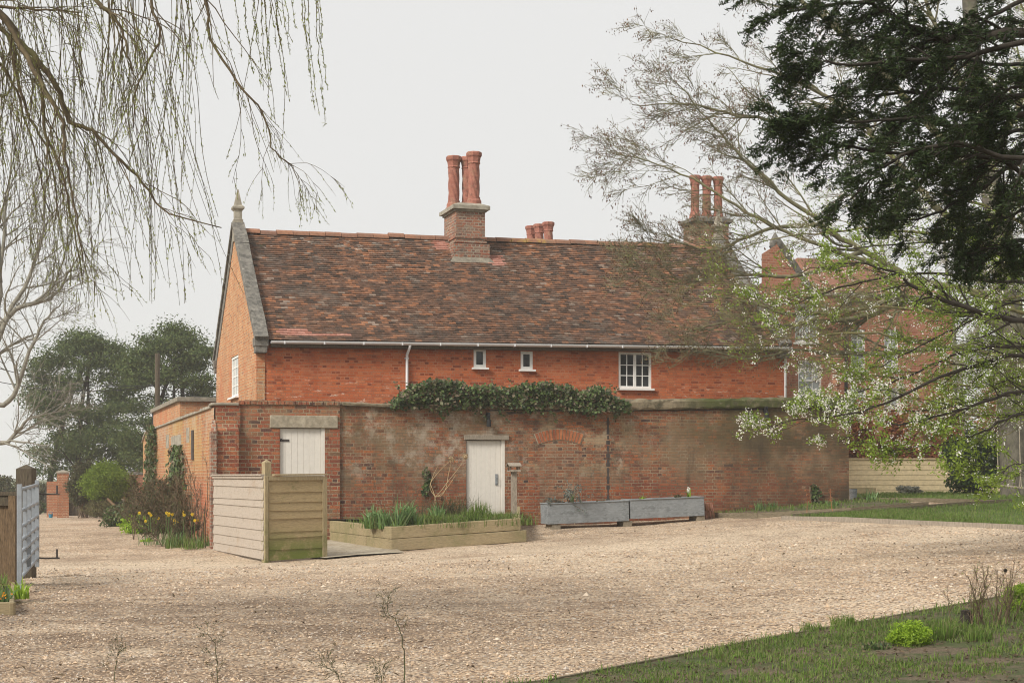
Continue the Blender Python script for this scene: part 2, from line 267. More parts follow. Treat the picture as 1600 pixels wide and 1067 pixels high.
leafm('bare_stem_leaf', [C(.10,.075,.05),C(.16,.12,.075)], .9, .1)
leafm('daffodil', [C(.80,.52,.02),C(.75,.60,.06)], .5, .2, .3)
leafm('orange_petal', [C(.75,.20,.015),C(.70,.35,.02)], .5, .2, .3)
leafm('dry_head', [C(.36,.26,.15),C(.48,.37,.23)], .9, .1)
leafm('stone_bits', [C(.56,.42,.29),C(.40,.28,.18),C(.66,.55,.43),C(.20,.15,.11),C(.50,.36,.24),C(.42,.37,.32),C(.30,.22,.15)], .85, .2, 0)
MT['bark_dark'] = M('dark_bark', [C(.02,.016,.012),C(.042,.034,.025)], 'noise', 8, .95, bump=.5)
MT['bark_lichen'] = M('lichened_bark', [C(.105,.095,.055),C(.20,.185,.105)], 'noise', 5, .95, bump=.5, ls=[(C(.21,.22,.06),2.5,.5,.66,.7)])
MT['bark_olive'] = M('olive_twig_bark', [C(.10,.085,.04),C(.17,.145,.07)], 'noise', 5, .95, ls=[(C(.19,.20,.05),2.5,.5,.66,.6)])
MT['bark_grey'] = M('grey_trunk_bark', [C(.075,.066,.052),C(.145,.13,.10)], 'noise', 3, .95, bump=.8, stretch=(1.6,1.6,.8), ls=[(C(.13,.14,.06),1.5,.5,.7,.5)])
MT['bark_willow'] = M('willow_twig_bark', [C(.075,.055,.035),C(.14,.105,.06)], 'noise', 6, .9, ls=[(C(.12,.13,.04),1.5,.5,.66,.7)])
MT['bark_far'] = M('far_bark', [C(.17,.16,.13),C(.25,.235,.19)], 'noise', 3, .95)  # paled so the mist is painted into the bark colour
MT['dry_stem'] = M('dry_stems', [C(.30,.21,.11),C(.42,.31,.18)], 'noise', 6, .9)
MT['rose_stem'] = M('woody_stems', [C(.10,.07,.045),C(.17,.12,.075)], 'noise', 6, .9)
MT['rope'] = M('rope', [C(.28,.24,.18),C(.38,.33,.26)], 'noise', 30, .95)
MT['blue'] = M('blue_plastic', C(.02,.18,.28), rough=.5, vary=.1)

# ------------------------------------------------------------------ objects and mesh builders
FR = {}
def props(o, label=None, cat=None, group=None, kind=None):
    for k, v in (('label', label), ('category', cat), ('group', group), ('kind', kind)):
        if v: o[k] = v
    return o
def thing(name, label, cat, loc=(0, 0, 0), rz=0.0, group=None):
    o = bpy.data.objects.new(name, None); COL.objects.link(o); o.empty_display_size = .2
    o.location = loc; o.rotation_euler = (0, 0, rz); FR[o.name] = (np.array(loc, float), rz)
    return props(o, label, cat, group)
def to_local(o, v):
    while o.name not in FR: o = o.parent
    loc, rz = FR[o.name]; c, s = math.cos(rz), math.sin(rz); d = v-loc
    return np.stack([d[:, 0]*c+d[:, 1]*s, -d[:, 0]*s+d[:, 1]*c, d[:, 2]], 1)
class MB:
    def __init__(s): s.v = []; s.f = []; s.n = 0
    def add(s, v, *faces):
        v = np.asarray(v, float); s.v.append(v)
        for f in faces:
            if isinstance(f, np.ndarray): s.f.append(f.astype(np.int64)+s.n); continue
            for k in sorted({len(q) for q in f}): s.f.append(np.array([q for q in f if len(q) == k], np.int64)+s.n)
        s.n += len(v); return s
    def box(s, x0, x1, y0, y1, z0, z1, jit=0, rng=None):
        v = np.array([(x, y, z) for z in (z0, z1) for y in (y0, y1) for x in (x0, x1)], float)
        if jit: v += (rng or RNG).normal(0, jit, v.shape)
        return s.hexa(v)
    def hexa(s, v): return s.add(v, [(0,2,3,1),(4,5,7,6),(0,1,5,4),(2,6,7,3),(0,4,6,2),(1,3,7,5)])
    def bar(s, p, q, w, h, up=(0, 0, 1)):
        p, q = np.asarray(p, float), np.asarray(q, float); t = (q-p)/np.linalg.norm(q-p)
        a = np.cross(t, up); a /= np.linalg.norm(a)+1e-9; b = np.cross(a, t)
        v = [e+a*i*w/2+b*j*h/2 for e in (p, q) for j in (-1, 1) for i in (-1, 1)]
        return s.hexa(np.array(v))
    def tube(s, pts, rad, k=5, cap=True):
        pts = np.asarray(pts, float); n = len(pts); rad = np.broadcast_to(np.asarray(rad, float), (n,))
        t = np.gradient(pts, axis=0); t /= np.linalg.norm(t, axis=1)[:, None]+1e-9
        ref = np.array([0, 0, 1.]) if abs(t[:, 2]).mean() < .8 else np.array([1., 0, 0])
        a = np.cross(t, ref); a /= np.linalg.norm(a, axis=1)[:, None]+1e-9; b = np.cross(a, t)
        th = np.arange(k)*2*math.pi/k
        v = pts[:, None]+rad[:, None, None]*(np.cos(th)[None, :, None]*a[:, None]+np.sin(th)[None, :, None]*b[:, None])
        i = np.arange(n-1)[:, None]*k; j = np.arange(k)[None]; j2 = (j+1) % k
        f = np.stack([i+j, i+j2, i+k+j2, i+k+j], -1).reshape(-1, 4)
        if cap and k > 2: s.add(v.reshape(-1, 3), f, [tuple(range(k))[::-1]], [tuple(range((n-1)*k, n*k))])
        else: s.add(v.reshape(-1, 3), f)
        return s
    def lathe(s, prof, c, k=16, flute=None, rot=0):
        """prof: (radius, z). flute(theta, z) scales the radius."""
        prof = np.array(prof, float); n = len(prof); th = np.arange(k)*2*math.pi/k+rot
        R = np.repeat(prof[:, :1], k, 1); T = np.repeat(th[None], n, 0); Z = np.repeat(prof[:, 1:], k, 1)
        if flute: R = R*flute(T, Z)
        v = np.stack([c[0]+R*np.cos(T), c[1]+R*np.sin(T), c[2]+Z], -1).reshape(-1, 3)
        i = np.arange(n-1)[:, None]*k; j = np.arange(k)[None]; j2 = (j+1) % k
        return s.add(v, np.stack([i+j, i+j2, i+k+j2, i+k+j], -1).reshape(-1, 4), [tuple(range(k))[::-1]], [tuple(range((n-1)*k, n*k))])
    def quads(s, v4): 
        m = len(v4); return s.add(v4.reshape(-1, 3), np.arange(m*4).reshape(m, 4))
    def leaves(s, c, size, rng, aspect=.5, nrm=None, jit=1.0, axis=None, fold=.12):
        """little pointed leaf quads at centres c, facing nrm (+ jitter), long axis along `axis`."""
        c = np.asarray(c, float); n = len(c)
        if n == 0: return s
        sz = (size*rng.uniform(.65, 1.3, n))[:, None]
        N = rng.normal(0, jit, (n, 3))
        if nrm is not None: N = N+nrm
        N /= np.linalg.norm(N, axis=1)[:, None]+1e-9
        a = rng.normal(0, 1, (n, 3)) if axis is None else axis+rng.normal(0, .35, (n, 3))
        a -= (a*N).sum(1)[:, None]*N; a /= np.linalg.norm(a, axis=1)[:, None]+1e-9
        b = np.cross(N, a)
        v = np.stack([c-a*sz*.5, c+b*sz*aspect*.5+N*sz*fold, c+a*sz*.5, c-b*sz*aspect*.5+N*sz*fold], 1)
        return s.quads(v)
    def build(s, name, mat, parent=None, world=False, smooth=False, uv=False, bevel=0, label=None, cat=None, group=None, kind=None):
        v = np.concatenate(s.v)
        if world and parent is not None: v = to_local(parent, v)
        me = bpy.data.meshes.new(name); me.vertices.add(len(v)); me.vertices.foreach_set('co', v.ravel())
        loops = np.concatenate([f.ravel() for f in s.f]); tot = np.concatenate([np.full(len(f), f.shape[1]) for f in s.f])
        st = np.concatenate([[0], np.cumsum(tot)[:-1]])
        me.loops.add(len(loops)); me.loops.foreach_set('vertex_index', loops.astype(np.int32))
        me.polygons.add(len(tot)); me.polygons.foreach_set('loop_start', st.astype(np.int32))
        me.update(calc_edges=True); me.validate()
        if uv:
            nl = len(me.loops); vi = np.empty(nl, np.int32); me.loops.foreach_get('vertex_index', vi)
            nr = np.empty(len(me.polygons)*3); me.polygons.foreach_get('normal', nr); nr = np.abs(nr.reshape(-1, 3))
            lt = np.empty(len(me.polygons), np.int32); me.polygons.foreach_get('loop_total', lt)
            pi = np.repeat(np.arange(len(lt)), lt); co = v[vi]; nn = nr[pi]
            ysid = (nn[:, 0] > nn[:, 1])
            u = np.where(ysid, co[:, 1], co[:, 0]); ww = np.where(nn[:, 2] > .8, co[:, 1], co[:, 2])
            U = me.uv_layers.new(name='UV'); U.data.foreach_set('uv', np.stack([u, ww], 1).astype(np.float32).ravel())
        me.polygons.foreach_set('use_smooth', np.full(len(me.polygons), bool(smooth)))
        me.materials.append(MT[mat])
        o = bpy.data.objects.new(name, me); COL.objects.link(o)
        if parent is not None: o.parent = parent
        if bevel:
            b = o.modifiers.new('bevel', 'BEVEL'); b.width = bevel; b.segments = 2; b.limit_method = 'ANGLE'
        return props(o, label, cat, group, kind)
HAZE = 0.0009
RNG = np.random.default_rng(7)
def rg(k): return np.random.default_rng(k)

class Frame:                          # a wall's own axes: x along it, y into it, z up
    def __init__(s, loc, rz): s.o = np.array([loc[0], loc[1], 0.]); s.rz = rz; c, n = math.cos(rz), math.sin(rz); s.e1 = np.array([c, n, 0]); s.e2 = np.array([-n, c, 0])
    def on(s, px, py, y=0.0):         # the point of the plane y = const behind a pixel
        q = (px-CX)/FPX; o = s.o+s.e2*y
        t = (q*o[1]-o[0])/(s.e1[0]-q*s.e1[1]); Y = o[1]+t*s.e1[1]
        return t, EYE+(HY-py)/FPX*Y
    def ony(s, px, py, x=0.0):        # the same on the plane x = const
        q = (px-CX)/FPX; o = s.o+s.e1*x
        t = (q*o[1]-o[0])/(s.e2[0]-q*s.e2[1]); Y = o[1]+t*s.e2[1]
        return t, EYE+(HY-py)/FPX*Y
    def w(s, x, y, z): return s.o+s.e1*x+s.e2*y+np.array([0, 0, z])
    def g(s, x, y): p = s.w(x, y, 0); return G(p[0], p[1])
RZ = math.atan2(.3007, .9537)

def wall_sheet(mb, xs, zlo, zhi, holes, y=0.0, depth=.15, flip=False, tf=None):
    """a wall face with real openings and their reveals. holes: (x0,x1,z0,z1). zlo/zhi: functions of x."""
    X = sorted(set([round(a, 4) for a in xs]+[round(h[i], 4) for h in holes for i in (0, 1)]))
    X = [x for x in X if xs[0]-1e-3 <= x <= xs[-1]+1e-3]
    Zm = sorted(set(round(h[i], 4) for h in holes for i in (2, 3)))
    V = []; Fc = []
    for a, b in zip(X[:-1], X[1:]):
        la, lb, ha, hb = zlo(a), zlo(b), zhi(a), zhi(b)
        mids = [z for z in Zm if max(la, lb)+.01 < z < min(ha, hb)-.01]
        colz = [(la, lb)]+[(z, z) for z in mids]+[(ha, hb)]
        for (p, q), (r, t) in zip(colz[:-1], colz[1:]):
            cxm, czm = (a+b)/2, (p+q+r+t)/4
            if any(h[0] < cxm < h[1] and h[2] < czm < h[3] for h in holes): continue
            n = len(V); V += [(a, y, p), (b, y, q), (b, y, t), (a, y, r)]; Fc.append((n, n+1, n+2, n+3))
    for x0, x1, z0, z1 in holes:
        y2 = y+depth
        for q in (((x0,y,z0),(x0,y2,z0),(x0,y2,z1),(x0,y,z1)), ((x1,y,z0),(x1,y,z1),(x1,y2,z1),(x1,y2,z0)), ((x0,y,z1),(x0,y2,z1),(x1,y2,z1),(x1,y,z1)), ((x0,y,z0),(x1,y,z0),(x1,y2,z0),(x0,y2,z0))):
            n = len(V); V += list(q); Fc.append((n, n+1, n+2, n+3))
    V = np.array(V, float)
    if tf is not None: V = tf(V)
    mb.add(V, Fc)

# ------------------------------------------------------------------ plants
def unit(v): return v/(np.linalg.norm(v)+1e-9)
def spline(pts, n):
    pts = np.asarray(pts, float); m = len(pts)
    q = np.vstack([2*pts[0]-pts[1], pts, 2*pts[-1]-pts[-2]])
    out = []
    for u in np.linspace(0, m-1-1e-6, n):
        i = int(u); t = u-i; a, b, c, d = q[i:i+4]
        out.append(.5*((2*b)+(-a+c)*t+(2*a-5*b+4*c-d)*t*t+(-a+3*b-3*c+d)*t**3))
    return np.array(out)
def walk(p, d, L, m, rng, wob, trop):
    pts = [p]; d = unit(d); st = L/m
    for _ in range(m):
        d = unit(d+rng.normal(0, wob, 3)+trop); pts.append(pts[-1]+d*st)
    return np.array(pts)
def sprout(mb, pts, rad, spec, rng, tips, lev=0, bias=None, cap=9):
    """spec: list of levels (count, length, angle, wobble, tropism, ratio, sides, start). tips collects the points of the last level."""
    if lev >= len(spec): return
    cnt, L, ang, wob, trop, ratio, k, s0 = spec[lev][:8]
    n = len(pts); trop = np.array(trop)
    for s in np.sort(rng.uniform(s0, 1, cnt)):
        u = s*(n-1); i = min(int(u), n-2); f = u-i
        p = pts[i]*(1-f)+pts[i+1]*f; r = rad[i]*(1-f)+rad[i+1]*f
        t = unit(pts[i+1]-pts[i]); pr = rng.normal(0, 1, 3)
        if bias is not None: pr = pr+bias
        pr = unit(pr-pr.dot(t)*t); a = ang*rng.uniform(.7, 1.3)
        ln = L*rng.uniform(.5, 1.15)*(1-.45*s); m = 7 if lev == 0 else 5
        q = walk(p, t*math.cos(a)+pr*math.sin(a), ln, m, rng, wob, trop)
        r0 = max(min(r*ratio, cap), spec[-1][8] if len(spec[-1]) > 8 else .003)
        rr = np.linspace(r0, r0*.35, m+1)
        mb.tube(q, rr, k, cap=False)
        if lev == len(spec)-1: tips.append(q)
        sprout(mb, q, rr, spec, rng, tips, lev+1, bias, cap)
def on_lines(tips, per, rng, s0=.2, spread=.02):
    out = []; ax = []
    for q in tips:
        u = rng.uniform(s0, 1, per)*(len(q)-1); i = np.minimum(u.astype(int), len(q)-2); f = (u-i)[:, None]
        out.append(q[i]*(1-f)+q[i+1]*f); ax.append(q[i+1]-q[i])
    c = np.concatenate(out); a = np.concatenate(ax); a /= np.linalg.norm(a, axis=1)[:, None]+1e-9
    return c+rng.normal(0, spread, c.shape), a
def blob(rng, n, c, r, shell=.55, squash=1.0):
    d = rng.normal(0, 1, (n, 3)); d /= np.linalg.norm(d, axis=1)[:, None]
    R = (shell+(1-shell)*rng.uniform(0, 1, n))[:, None]
    return np.asarray(c)+d*R*np.asarray(r), d
def shrub_leaves(mb, rng, c, r, lobes, per, size, aspect=.5, lobe=.38, flat=.25, jit=.8, lo=None):
    """uneven crown: many leaf lobes over an ellipsoid, with gaps between them."""
    cs, _ = blob(rng, lobes, c, np.asarray(r)*(1-lobe*.6), .5)
    if lo is not None: cs = cs[cs[:, 2] > lo]
    for q in cs:
        rr = np.asarray(r)*lobe*rng.uniform(.6, 1.2); rr = rr*np.array([1, 1, .8])
        p, d = blob(rng, int(per*rng.uniform(.6, 1.3)), q, rr, .35)
        if lo is not None: k = p[:, 2] > lo; p, d = p[k], d[k]
        mb.leaves(p, size, rng, aspect, d*.8+np.array([0, 0, flat]), jit)
def poly_patch(poly, dz, step, mb, rng=None):
    poly = np.asarray(poly, float); n = len(poly)
    ed = []; 
    for a, b in zip(poly, np.roll(poly, -1, 0)):
        m = max(1, int(np.linalg.norm(b-a)/step)); ed += [a+(b-a)*i/m for i in range(m)]
    ed = np.array(ed); m = len(ed)
    gx, gy = np.meshgrid(np.arange(poly[:, 0].min(), poly[:, 0].max(), step), np.arange(poly[:, 1].min(), poly[:, 1].max(), step))
    gp = np.stack([gx.ravel(), gy.ravel()], 1); gp = gp[inside(gp, poly)]
    pts = np.vstack([ed, gp])
    r = delaunay_2d_cdt([Vector(p) for p in pts], [(i, (i+1) % m) for i in range(m)], [list(range(m))], 1, 1e-4)
    v = np.array([tuple(p) for p in r[0]]); z = Gv(v[:, 0], v[:, 1])+dz
    f = np.array([list(t) for t in r[2] if len(t) == 3])
    e1 = v[f[:, 1]]-v[f[:, 0]]; e2 = v[f[:, 2]]-v[f[:, 0]]
    bad = (e1[:, 0]*e2[:, 1]-e1[:, 1]*e2[:, 0]) < 0; f[bad] = f[bad][:, ::-1]
    mb.add(np.column_stack([v, z]), f)
def inside(p, poly):
    r = np.zeros(len(p), bool)
    for a, b in zip(poly, np.roll(poly, -1, 0)):
        c = (a[1] > p[:, 1]) != (b[1] > p[:, 1])
        with np.errstate(divide='ignore', invalid='ignore'):
            r ^= c & (p[:, 0] < (b[0]-a[0])*(p[:, 1]-a[1])/(b[1]-a[1]+1e-12)+a[0])
    return r
def vnoise(x, y, s, seed=0):           # cheap value noise for patchy planting
    r = rg(seed).uniform(0, 1, (64, 64)); x = x*s; y = y*s; i = np.floor(x).astype(int); j = np.floor(y).astype(int); a = x-i; b = y-j
    a = a*a*(3-2*a); b = b*b*(3-2*b); g = lambda u, v: r[u % 64, v % 64]
    return (g(i, j)*(1-a)+g(i+1, j)*a)*(1-b)+(g(i, j+1)*(1-a)+g(i+1, j+1)*a)*b
def grass(mb, poly, n, h, wd, rng, dz=0.0, patchy=0, seed=1, lean=.5):
    poly = np.asarray(poly, float); lo, hi = poly.min(0), poly.max(0)
    p = rng.uniform(lo, hi, (int(n*2.2), 2)); p = p[inside(p, poly)][:n]
    if patchy: p = p[vnoise(p[:, 0], p[:, 1], 1.6, seed)*.65+vnoise(p[:, 0], p[:, 1], 5, seed+1)*.35 > patchy]
    blades(mb, np.column_stack([p, Gv(p[:, 0], p[:, 1])+dz]), h, wd, rng, lean)
def blades(mb, b, h, wd, rng, lean=.5, curve=.5):
    n = len(b); H = (h*rng.uniform(.4, 1.3, n))[:, None]; th = rng.uniform(0, 6.283, n)
    d = np.stack([np.cos(th), np.sin(th), np.zeros(n)], 1); th2 = rng.uniform(0, 6.283, n); s = np.stack([np.cos(th2), np.sin(th2), np.zeros(n)], 1)*wd*.5
    l = np.abs(rng.normal(0, lean, n))[:, None]; up = np.array([0, 0, 1.])
    m = b+H*(up*.6+d*l*.25); t = b+H*(up*(1-.35*np.minimum(l, 1.5)*curve)+d*l*.8)
    mb.quads(np.stack([b-s, b+s, m+s*.8, m-s*.8], 1)); 
    v = np.stack([m-s*.8, m+s*.8, t], 1); mb.add(v.reshape(-1, 3), np.arange(n*3).reshape(n, 3))
def clump(name, mat, base, n, h, wd, rng, label, cat, rad=.08, lean=.6, group=None, curve=.8):
    mb = MB(); a = rng.uniform(0, 6.283, n); r = rad*np.sqrt(rng.uniform(0, 1, n))
    blades(mb, np.asarray(base)+np.stack([r*np.cos(a), r*np.sin(a), np.zeros(n)-.02], 1), h, wd, rng, lean, curve)
    return mb.build(name, mat, None, label=label, cat=cat, group=group)

# ------------------------------------------------------------------ the ground
def axis(lo, hi, n0, far):
    a = list(np.linspace(lo, hi, n0)); st = (hi-lo)/(n0-1); x = hi
    while x < far: st *= 1.25; x += st; a.append(x)
    x = lo; st = (hi-lo)/(n0-1)
    while x > -far: st *= 1.25; x -= st; a.insert(0, x)
    return np.array(a)
def sheet(name, xs, ys, dz, mat, kind='structure', rough=0):
    gx, gy = np.meshgrid(xs, ys); z = Gv(gx, gy)+dz
    if rough: z = z+rough*(vnoise(gx, gy, 1.1, 3)-.5)+rough*.6*(vnoise(gx, gy, 3.1, 4)-.5)
    n, m = len(xs), len(ys); i = (np.arange(m-1)[:, None]*n+np.arange(n-1)[None]).ravel()
    return MB().add(np.stack([gx.ravel(), gy.ravel(), z.ravel()], 1), np.stack([i, i+1, i+n+1, i+n], 1)).build(name, mat, kind=kind, smooth=True)
sheet('ground', axis(-60, 60, 61, 500), axis(-20, 110, 66, 500), -.06, 'field')
sheet('gravel_drive', np.linspace(-27, 24, 150), np.linspace(3, 76, 210), 0, 'gravel', rough=.035)

# ------------------------------------------------------------------ windows, doors, chimneys
def window(parent, x0, x1, z0, z1, y, cols, rows, fw=.055, bar=.022, tf=None, glass='glass', sash=False, sill=.05, casement=False, label=None):
    t = tf or (lambda v: v)
    f = MB(); d = .06
    def bx(mb, a, b, c, e, ya, yb): m = MB(); m.box(a, b, ya, yb, c, e); mb.add(t(m.v[0]), *[q for q in m.f])
    bx(f, x0, x0+fw, z0, z1, y, y+d); bx(f, x1-fw, x1, z0, z1, y, y+d); bx(f, x0+fw, x1-fw, z1-fw, z1, y+.002, y+d); bx(f, x0+fw, x1-fw, z0, z0+fw, y+.002, y+d)
    if casement:
        xm = (x0+x1)/2; bx(f, xm-fw*.6, xm+fw*.6, z0+fw, z1-fw, y-.004, y+d)
        spans = [(x0+fw, xm-fw*.6), (xm+fw*.6, x1-fw)]
    else: spans = [(x0+fw, x1-fw)]
    zs = [(z0+fw, z1-fw)]
    if sash:
        zm = (z0+z1)/2; bx(f, x0+fw, x1-fw, zm-.03, zm+.03, y+.001, y+d); zs = [(z0+fw, zm-.03), (zm+.03, z1-fw)]
    for a, b in spans:
        for i in range(1, cols): xx = a+(b-a)*i/cols; bx(f, xx-bar/2, xx+bar/2, z0+fw, z1-fw, y+.012, y+.045)
        for c, e in zs:
            for j in range(1, rows): zz = c+(e-c)*j/rows; bx(f, a, b, zz-bar/2, zz+bar/2, y+.014, y+.043)
    wo = f.build('window', 'white', parent, label=label)
    g = MB(); bx(g, x0+fw*.5, x1-fw*.5, z0+fw*.5, z1-fw*.5, y+.03, y+.038); g.build('pane', glass, wo)
    if sill:
        s = MB(); bx(s, x0-.05, x1+.05, z0-sill, z0-.002, y-.11, y+.05); s.build('sill', 'white', wo, bevel=.006)
    return wo
def spiral(th, z): return 1+.15*np.abs(((th*7/6.2832+z*2.6) % 1)-.5)*2-.09
def pot(parent, c, h, r, k=56):
    p = [(r*1.6, 0), (r*1.6, .05*h), (r*1.38, .07*h), (r*1.38, .12*h), (r*1.15, .16*h), (r*1.15, .19*h)]
    m = MB(); m.lathe(p, c, 12)
    zs = np.linspace(.19*h, .78*h, 26); m.lathe([(r, z) for z in zs], c, k, spiral)
    q = [(r*1.05, .78*h), (r*1.18, .80*h), (r*1.08, .82*h), (r*1.22, .90*h), (r*1.42, .93*h), (r*1.45, .98*h), (r*1.34, h), (r*1.05, h), (r*1.0, .94*h)]
    m.lathe(q, c, 8, rot=.39); m.build('chimney_pot', 'pot', parent)
def stack(name, parent, x0, x1, y0, y1, z0, z1, pots, ph, pr, mat='stack', bands=()):
    m = MB(); m.box(x0, x1, y0, y1, z0, z1)
    o = m.build(name, mat, parent, uv=True)
    cp = MB(); cp.box(x0-.04, x1+.04, y0-.04, y1+.04, z1, z1+.05); cp.box(x0-.11, x1+.11, y0-.11, y1+.11, z1+.05, z1+.15)
    v = np.array([(x0-.11, y0-.11, z1+.15), (x1+.11, y0-.11, z1+.15), (x0-.11, y1+.11, z1+.15), (x1+.11, y1+.11, z1+.15), (x0+.1, y0+.1, z1+.24), (x1-.1, y0+.1, z1+.24), (x0+.1, y1-.1, z1+.24), (x1-.1, y1-.1, z1+.24)]); cp.hexa(v)
    cp.build('cap', 'dark_stone' if not bands else 'stone', o)
    for a, b, g in bands:
        q = MB(); q.box(x0-g, x1+g, y0-g, y1+g, a, b); q.build('string_course', mat, o, uv=True)
    for x, y in pots: pot(o, (x, y, z1+.14), ph, pr)
    return o

# ------------------------------------------------------------------ the old brick house
HF = Frame((-5.93, 36.5), RZ); L, D = 13.6, 7.6
house = thing('brick_house', 'long old red brick house with a steep clay tile roof behind the yard wall', 'house', (-5.93, 36.5, 0), RZ)
_, ze = HF.on(412, 531, -.2); _, zr = HF.on(366, 362, 3.8)
sl_ = .0128
ZE = lambda x: ze+sl_*x; ZR = lambda x: zr+sl_*x
EY = -.2
base = lambda x: HF.g(x, 0)-.3
wins = {}
for k, (a, b, c, d) in dict(s1=(740, 759.5, 545, 574), s2=(813.5, 832.5, 549, 577), c=(966.5, 1018, 551, 606.5)).items():
    (xa, zb), (xb, zt) = HF.on(a, d), HF.on(b, c); wins[k] = (xa, xb, zb, zt)
gy0, gz0 = HF.ony(372.5, 620); gy1, gz1 = HF.ony(361, 556)
gz0 = HF.ony(367, 620)[1]; gz1 = HF.ony(367, 556)[1]
mb = MB(); wall_sheet(mb, [0, L], base, lambda x: ZE(x)+.16, list(wins.values()), 0, .12); mb.build('wall', 'facade', house, uv=True)
swap = lambda v: np.stack([v[:, 1], v[:, 0], v[:, 2]], 1)
mb = MB(); wall_sheet(mb, [0, D], lambda y: HF.g(0, y)-.3, lambda y: ZE(0)+.1, [(gy0, gy1, gz0, gz1)], 0, .12, tf=swap)
mb.add([(0, 0, ze+.1), (0, D, ze+.1), (0, D/2, zr+.12)], [(0, 1, 2)])
mb.add([(L, 0, 0), (L, D, 0), (L, D, ZE(L)), (L, D/2, ZR(L)+.1), (L, 0, ZE(L))], [(0, 1, 2, 3, 4)])
mb.add([(0, D, -1), (L, D, -1), (L, D, ZE(L)), (0, D, ze)], [(0, 1, 2, 3)])
mb.build('gable_wall', 'gable', house, uv=True)
# quoin strip of paler brick at the near corner
MB().box(.004, .20, -.02, .3, base(0), ze-.15).build('corner_pier', 'gable', house, uv=True)
window(house, *wins['s1'], .012, 1, 1, fw=.07, label='small white single pane window left of its twin')
window(house, *wins['s2'], .012, 1, 1, fw=.07, label='small white single pane window right of its twin')
window(house, *wins['c'], .02, 2, 3, fw=.06, casement=True, label='white casement window of twelve small panes')
window(house, gy0, gy1, gz0, gz1, .02, 3, 4, fw=.06, tf=swap, glass='curtain_glass', label='tall white gable window')
# roof: every tile a small slab lapping the one below
def roof_tiles(mb, x0, x1, yA, yB, zA, zB, gauge=.098, tw=.168, rng=None, skip=None):
    rng = rng or rg(11)
    dy = yB-yA; zz = zB(0)-zA(0); Ls = math.hypot(dy, zz); cy, sy = dy/Ls, zz/Ls
    rows = int(Ls/gauge); 
    for r in range(rows+1):
        n = int((x1-x0)/tw)+2
        xs = x0+(np.arange(n)-(.5 if r % 2 else 0))*tw
        a = np.clip(xs+.0012, x0, x1); b = np.clip(xs+tw-.0012, x0, x1); ok = b-a > .03; a, b = a[ok], b[ok]; n = len(a)
        s0 = r*gauge+rng.normal(0, .005, n); lift = .021+np.abs(rng.normal(0, .004, n)); tilt = rng.normal(0, .0022, n)
        sag = -.05*np.sin((a-x0)/(x1-x0)*math.pi*3+.4)*math.sin(min(1, r/rows)*math.pi)*.6+.02*(vnoise(a, np.full(n, r*gauge), .9, 5)-.5)
        P8 = []
        for (xx, s, h) in ((a, s0, lift-.016+tilt), (b, s0, lift-.016-tilt), (a, s0+gauge*1.3, -.012+0*a), (b, s0+gauge*1.3, -.012+0*a),
                           (a, s0, lift+tilt), (b, s0, lift-tilt), (a, s0+gauge*1.3, .002+0*a), (b, s0+gauge*1.3, .002+0*a)):
            s = np.minimum(s, Ls)
            hh = h+sag
            P8.append(np.stack([xx, yA+s*cy-hh*sy*np.sign(dy)*np.sign(dy), zA(0)+sl_*xx+s*sy+hh*abs(cy)], 1))
        v = np.stack(P8, 1)                                  # n,8,3
        if skip is not None:
            k = ~skip(a, s0); v = v[k]; n = len(v)
        o = (np.arange(n)*8)[:, None]
        fs = np.concatenate([o+np.array(f) for f in ((4, 5, 7, 6), (0, 1, 5, 4), (0, 4, 6, 2), (1, 3, 7, 5))])
        mb.add(v.reshape(-1, 3), fs)
X0r, X1r = .22, L-.26
(xn0, _), (xn1, _) = HF.on(432, 520, 0), HF.on(540, 522, 0)
new = lambda a, s: ((a > xn0) & (a < xn1) & (s > .12) & (s < .40) & ((a < xn0+.75) | (s < .26)))
(xc0, _), (xc1, _) = HF.on(700, 400, 3.2), HF.on(772, 400, 3.2)
xcm = (xc0+xc1)/2
new2 = lambda a, s: (((a > xc0) & (a < xc1+.1) & (s > 3.95) & (s < 4.15)) | ((a > xc1-.35) & (a < xc1+.05) & (s > 3.6) & (s < 4.0)) | ((a > xc0-.45) & (a < xc0) & (s > 4.4)))
allnew = lambda a, s: new(a, s) | new2(a, s)
mb = MB(); roof_tiles(mb, X0r, X1r, EY, D/2, ZE, ZR, skip=allnew)
mb.add([(X0r, EY+.05, ze-.03), (X1r, EY+.05, ZE(X1r)-.03), (X1r, D/2, ZR(X1r)-.06), (X0r, D/2, zr-.06), (X0r, D-EY, ze), (X1r, D-EY, ZE(X1r))], [(0, 1, 2, 3), (3, 2, 5, 4)])
roof = mb.build('roof', 'tile', house)
mb = MB(); pass
for fn, lab in ((new, 'patch of newer pink tiles above the gutter'), (lambda a, s: (a > xc0) & (a < xc1+.1) & (s > 3.95) & (s < 4.15), 'strip of newer pink tiles below the big chimney'), (lambda a, s: (a > xc1-.35) & (a < xc1+.05) & (s > 3.6) & (s <= 3.95), None), (lambda a, s: (a > xc0-.45) & (a < xc0) & (s > 4.4), 'patch of newer pink tiles left of the big chimney')):
    mb = MB(); roof_tiles(mb, X0r, X1r, EY, D/2, ZE, ZR, skip=lambda a, s: ~fn(a, s)); mb.build('replacement_tiles', 'tile_new', roof, label=lab)
mb = MB(); x = X0r; r_ = rg(3)
while x < X1r-.05:
    x1 = min(x+.42, X1r); zz = ZR(x)+r_.normal(0, .008)-.02
    th = np.linspace(0, math.pi, 7); prof = np.stack([D/2+.15*np.cos(th), zz+.13*np.sin(th)-.03], 1)
    v = np.array([(xx, y, z) for xx in (x+.006, x1-.006) for y, z in prof]); i = np.arange(6)
    mb.add(v, np.stack([i, i+1, i+8, i+7], 1), [tuple(range(7))], [tuple(range(13, 6, -1))]); x = x1
mb.build('ridge_tiles', 'ridge', roof)
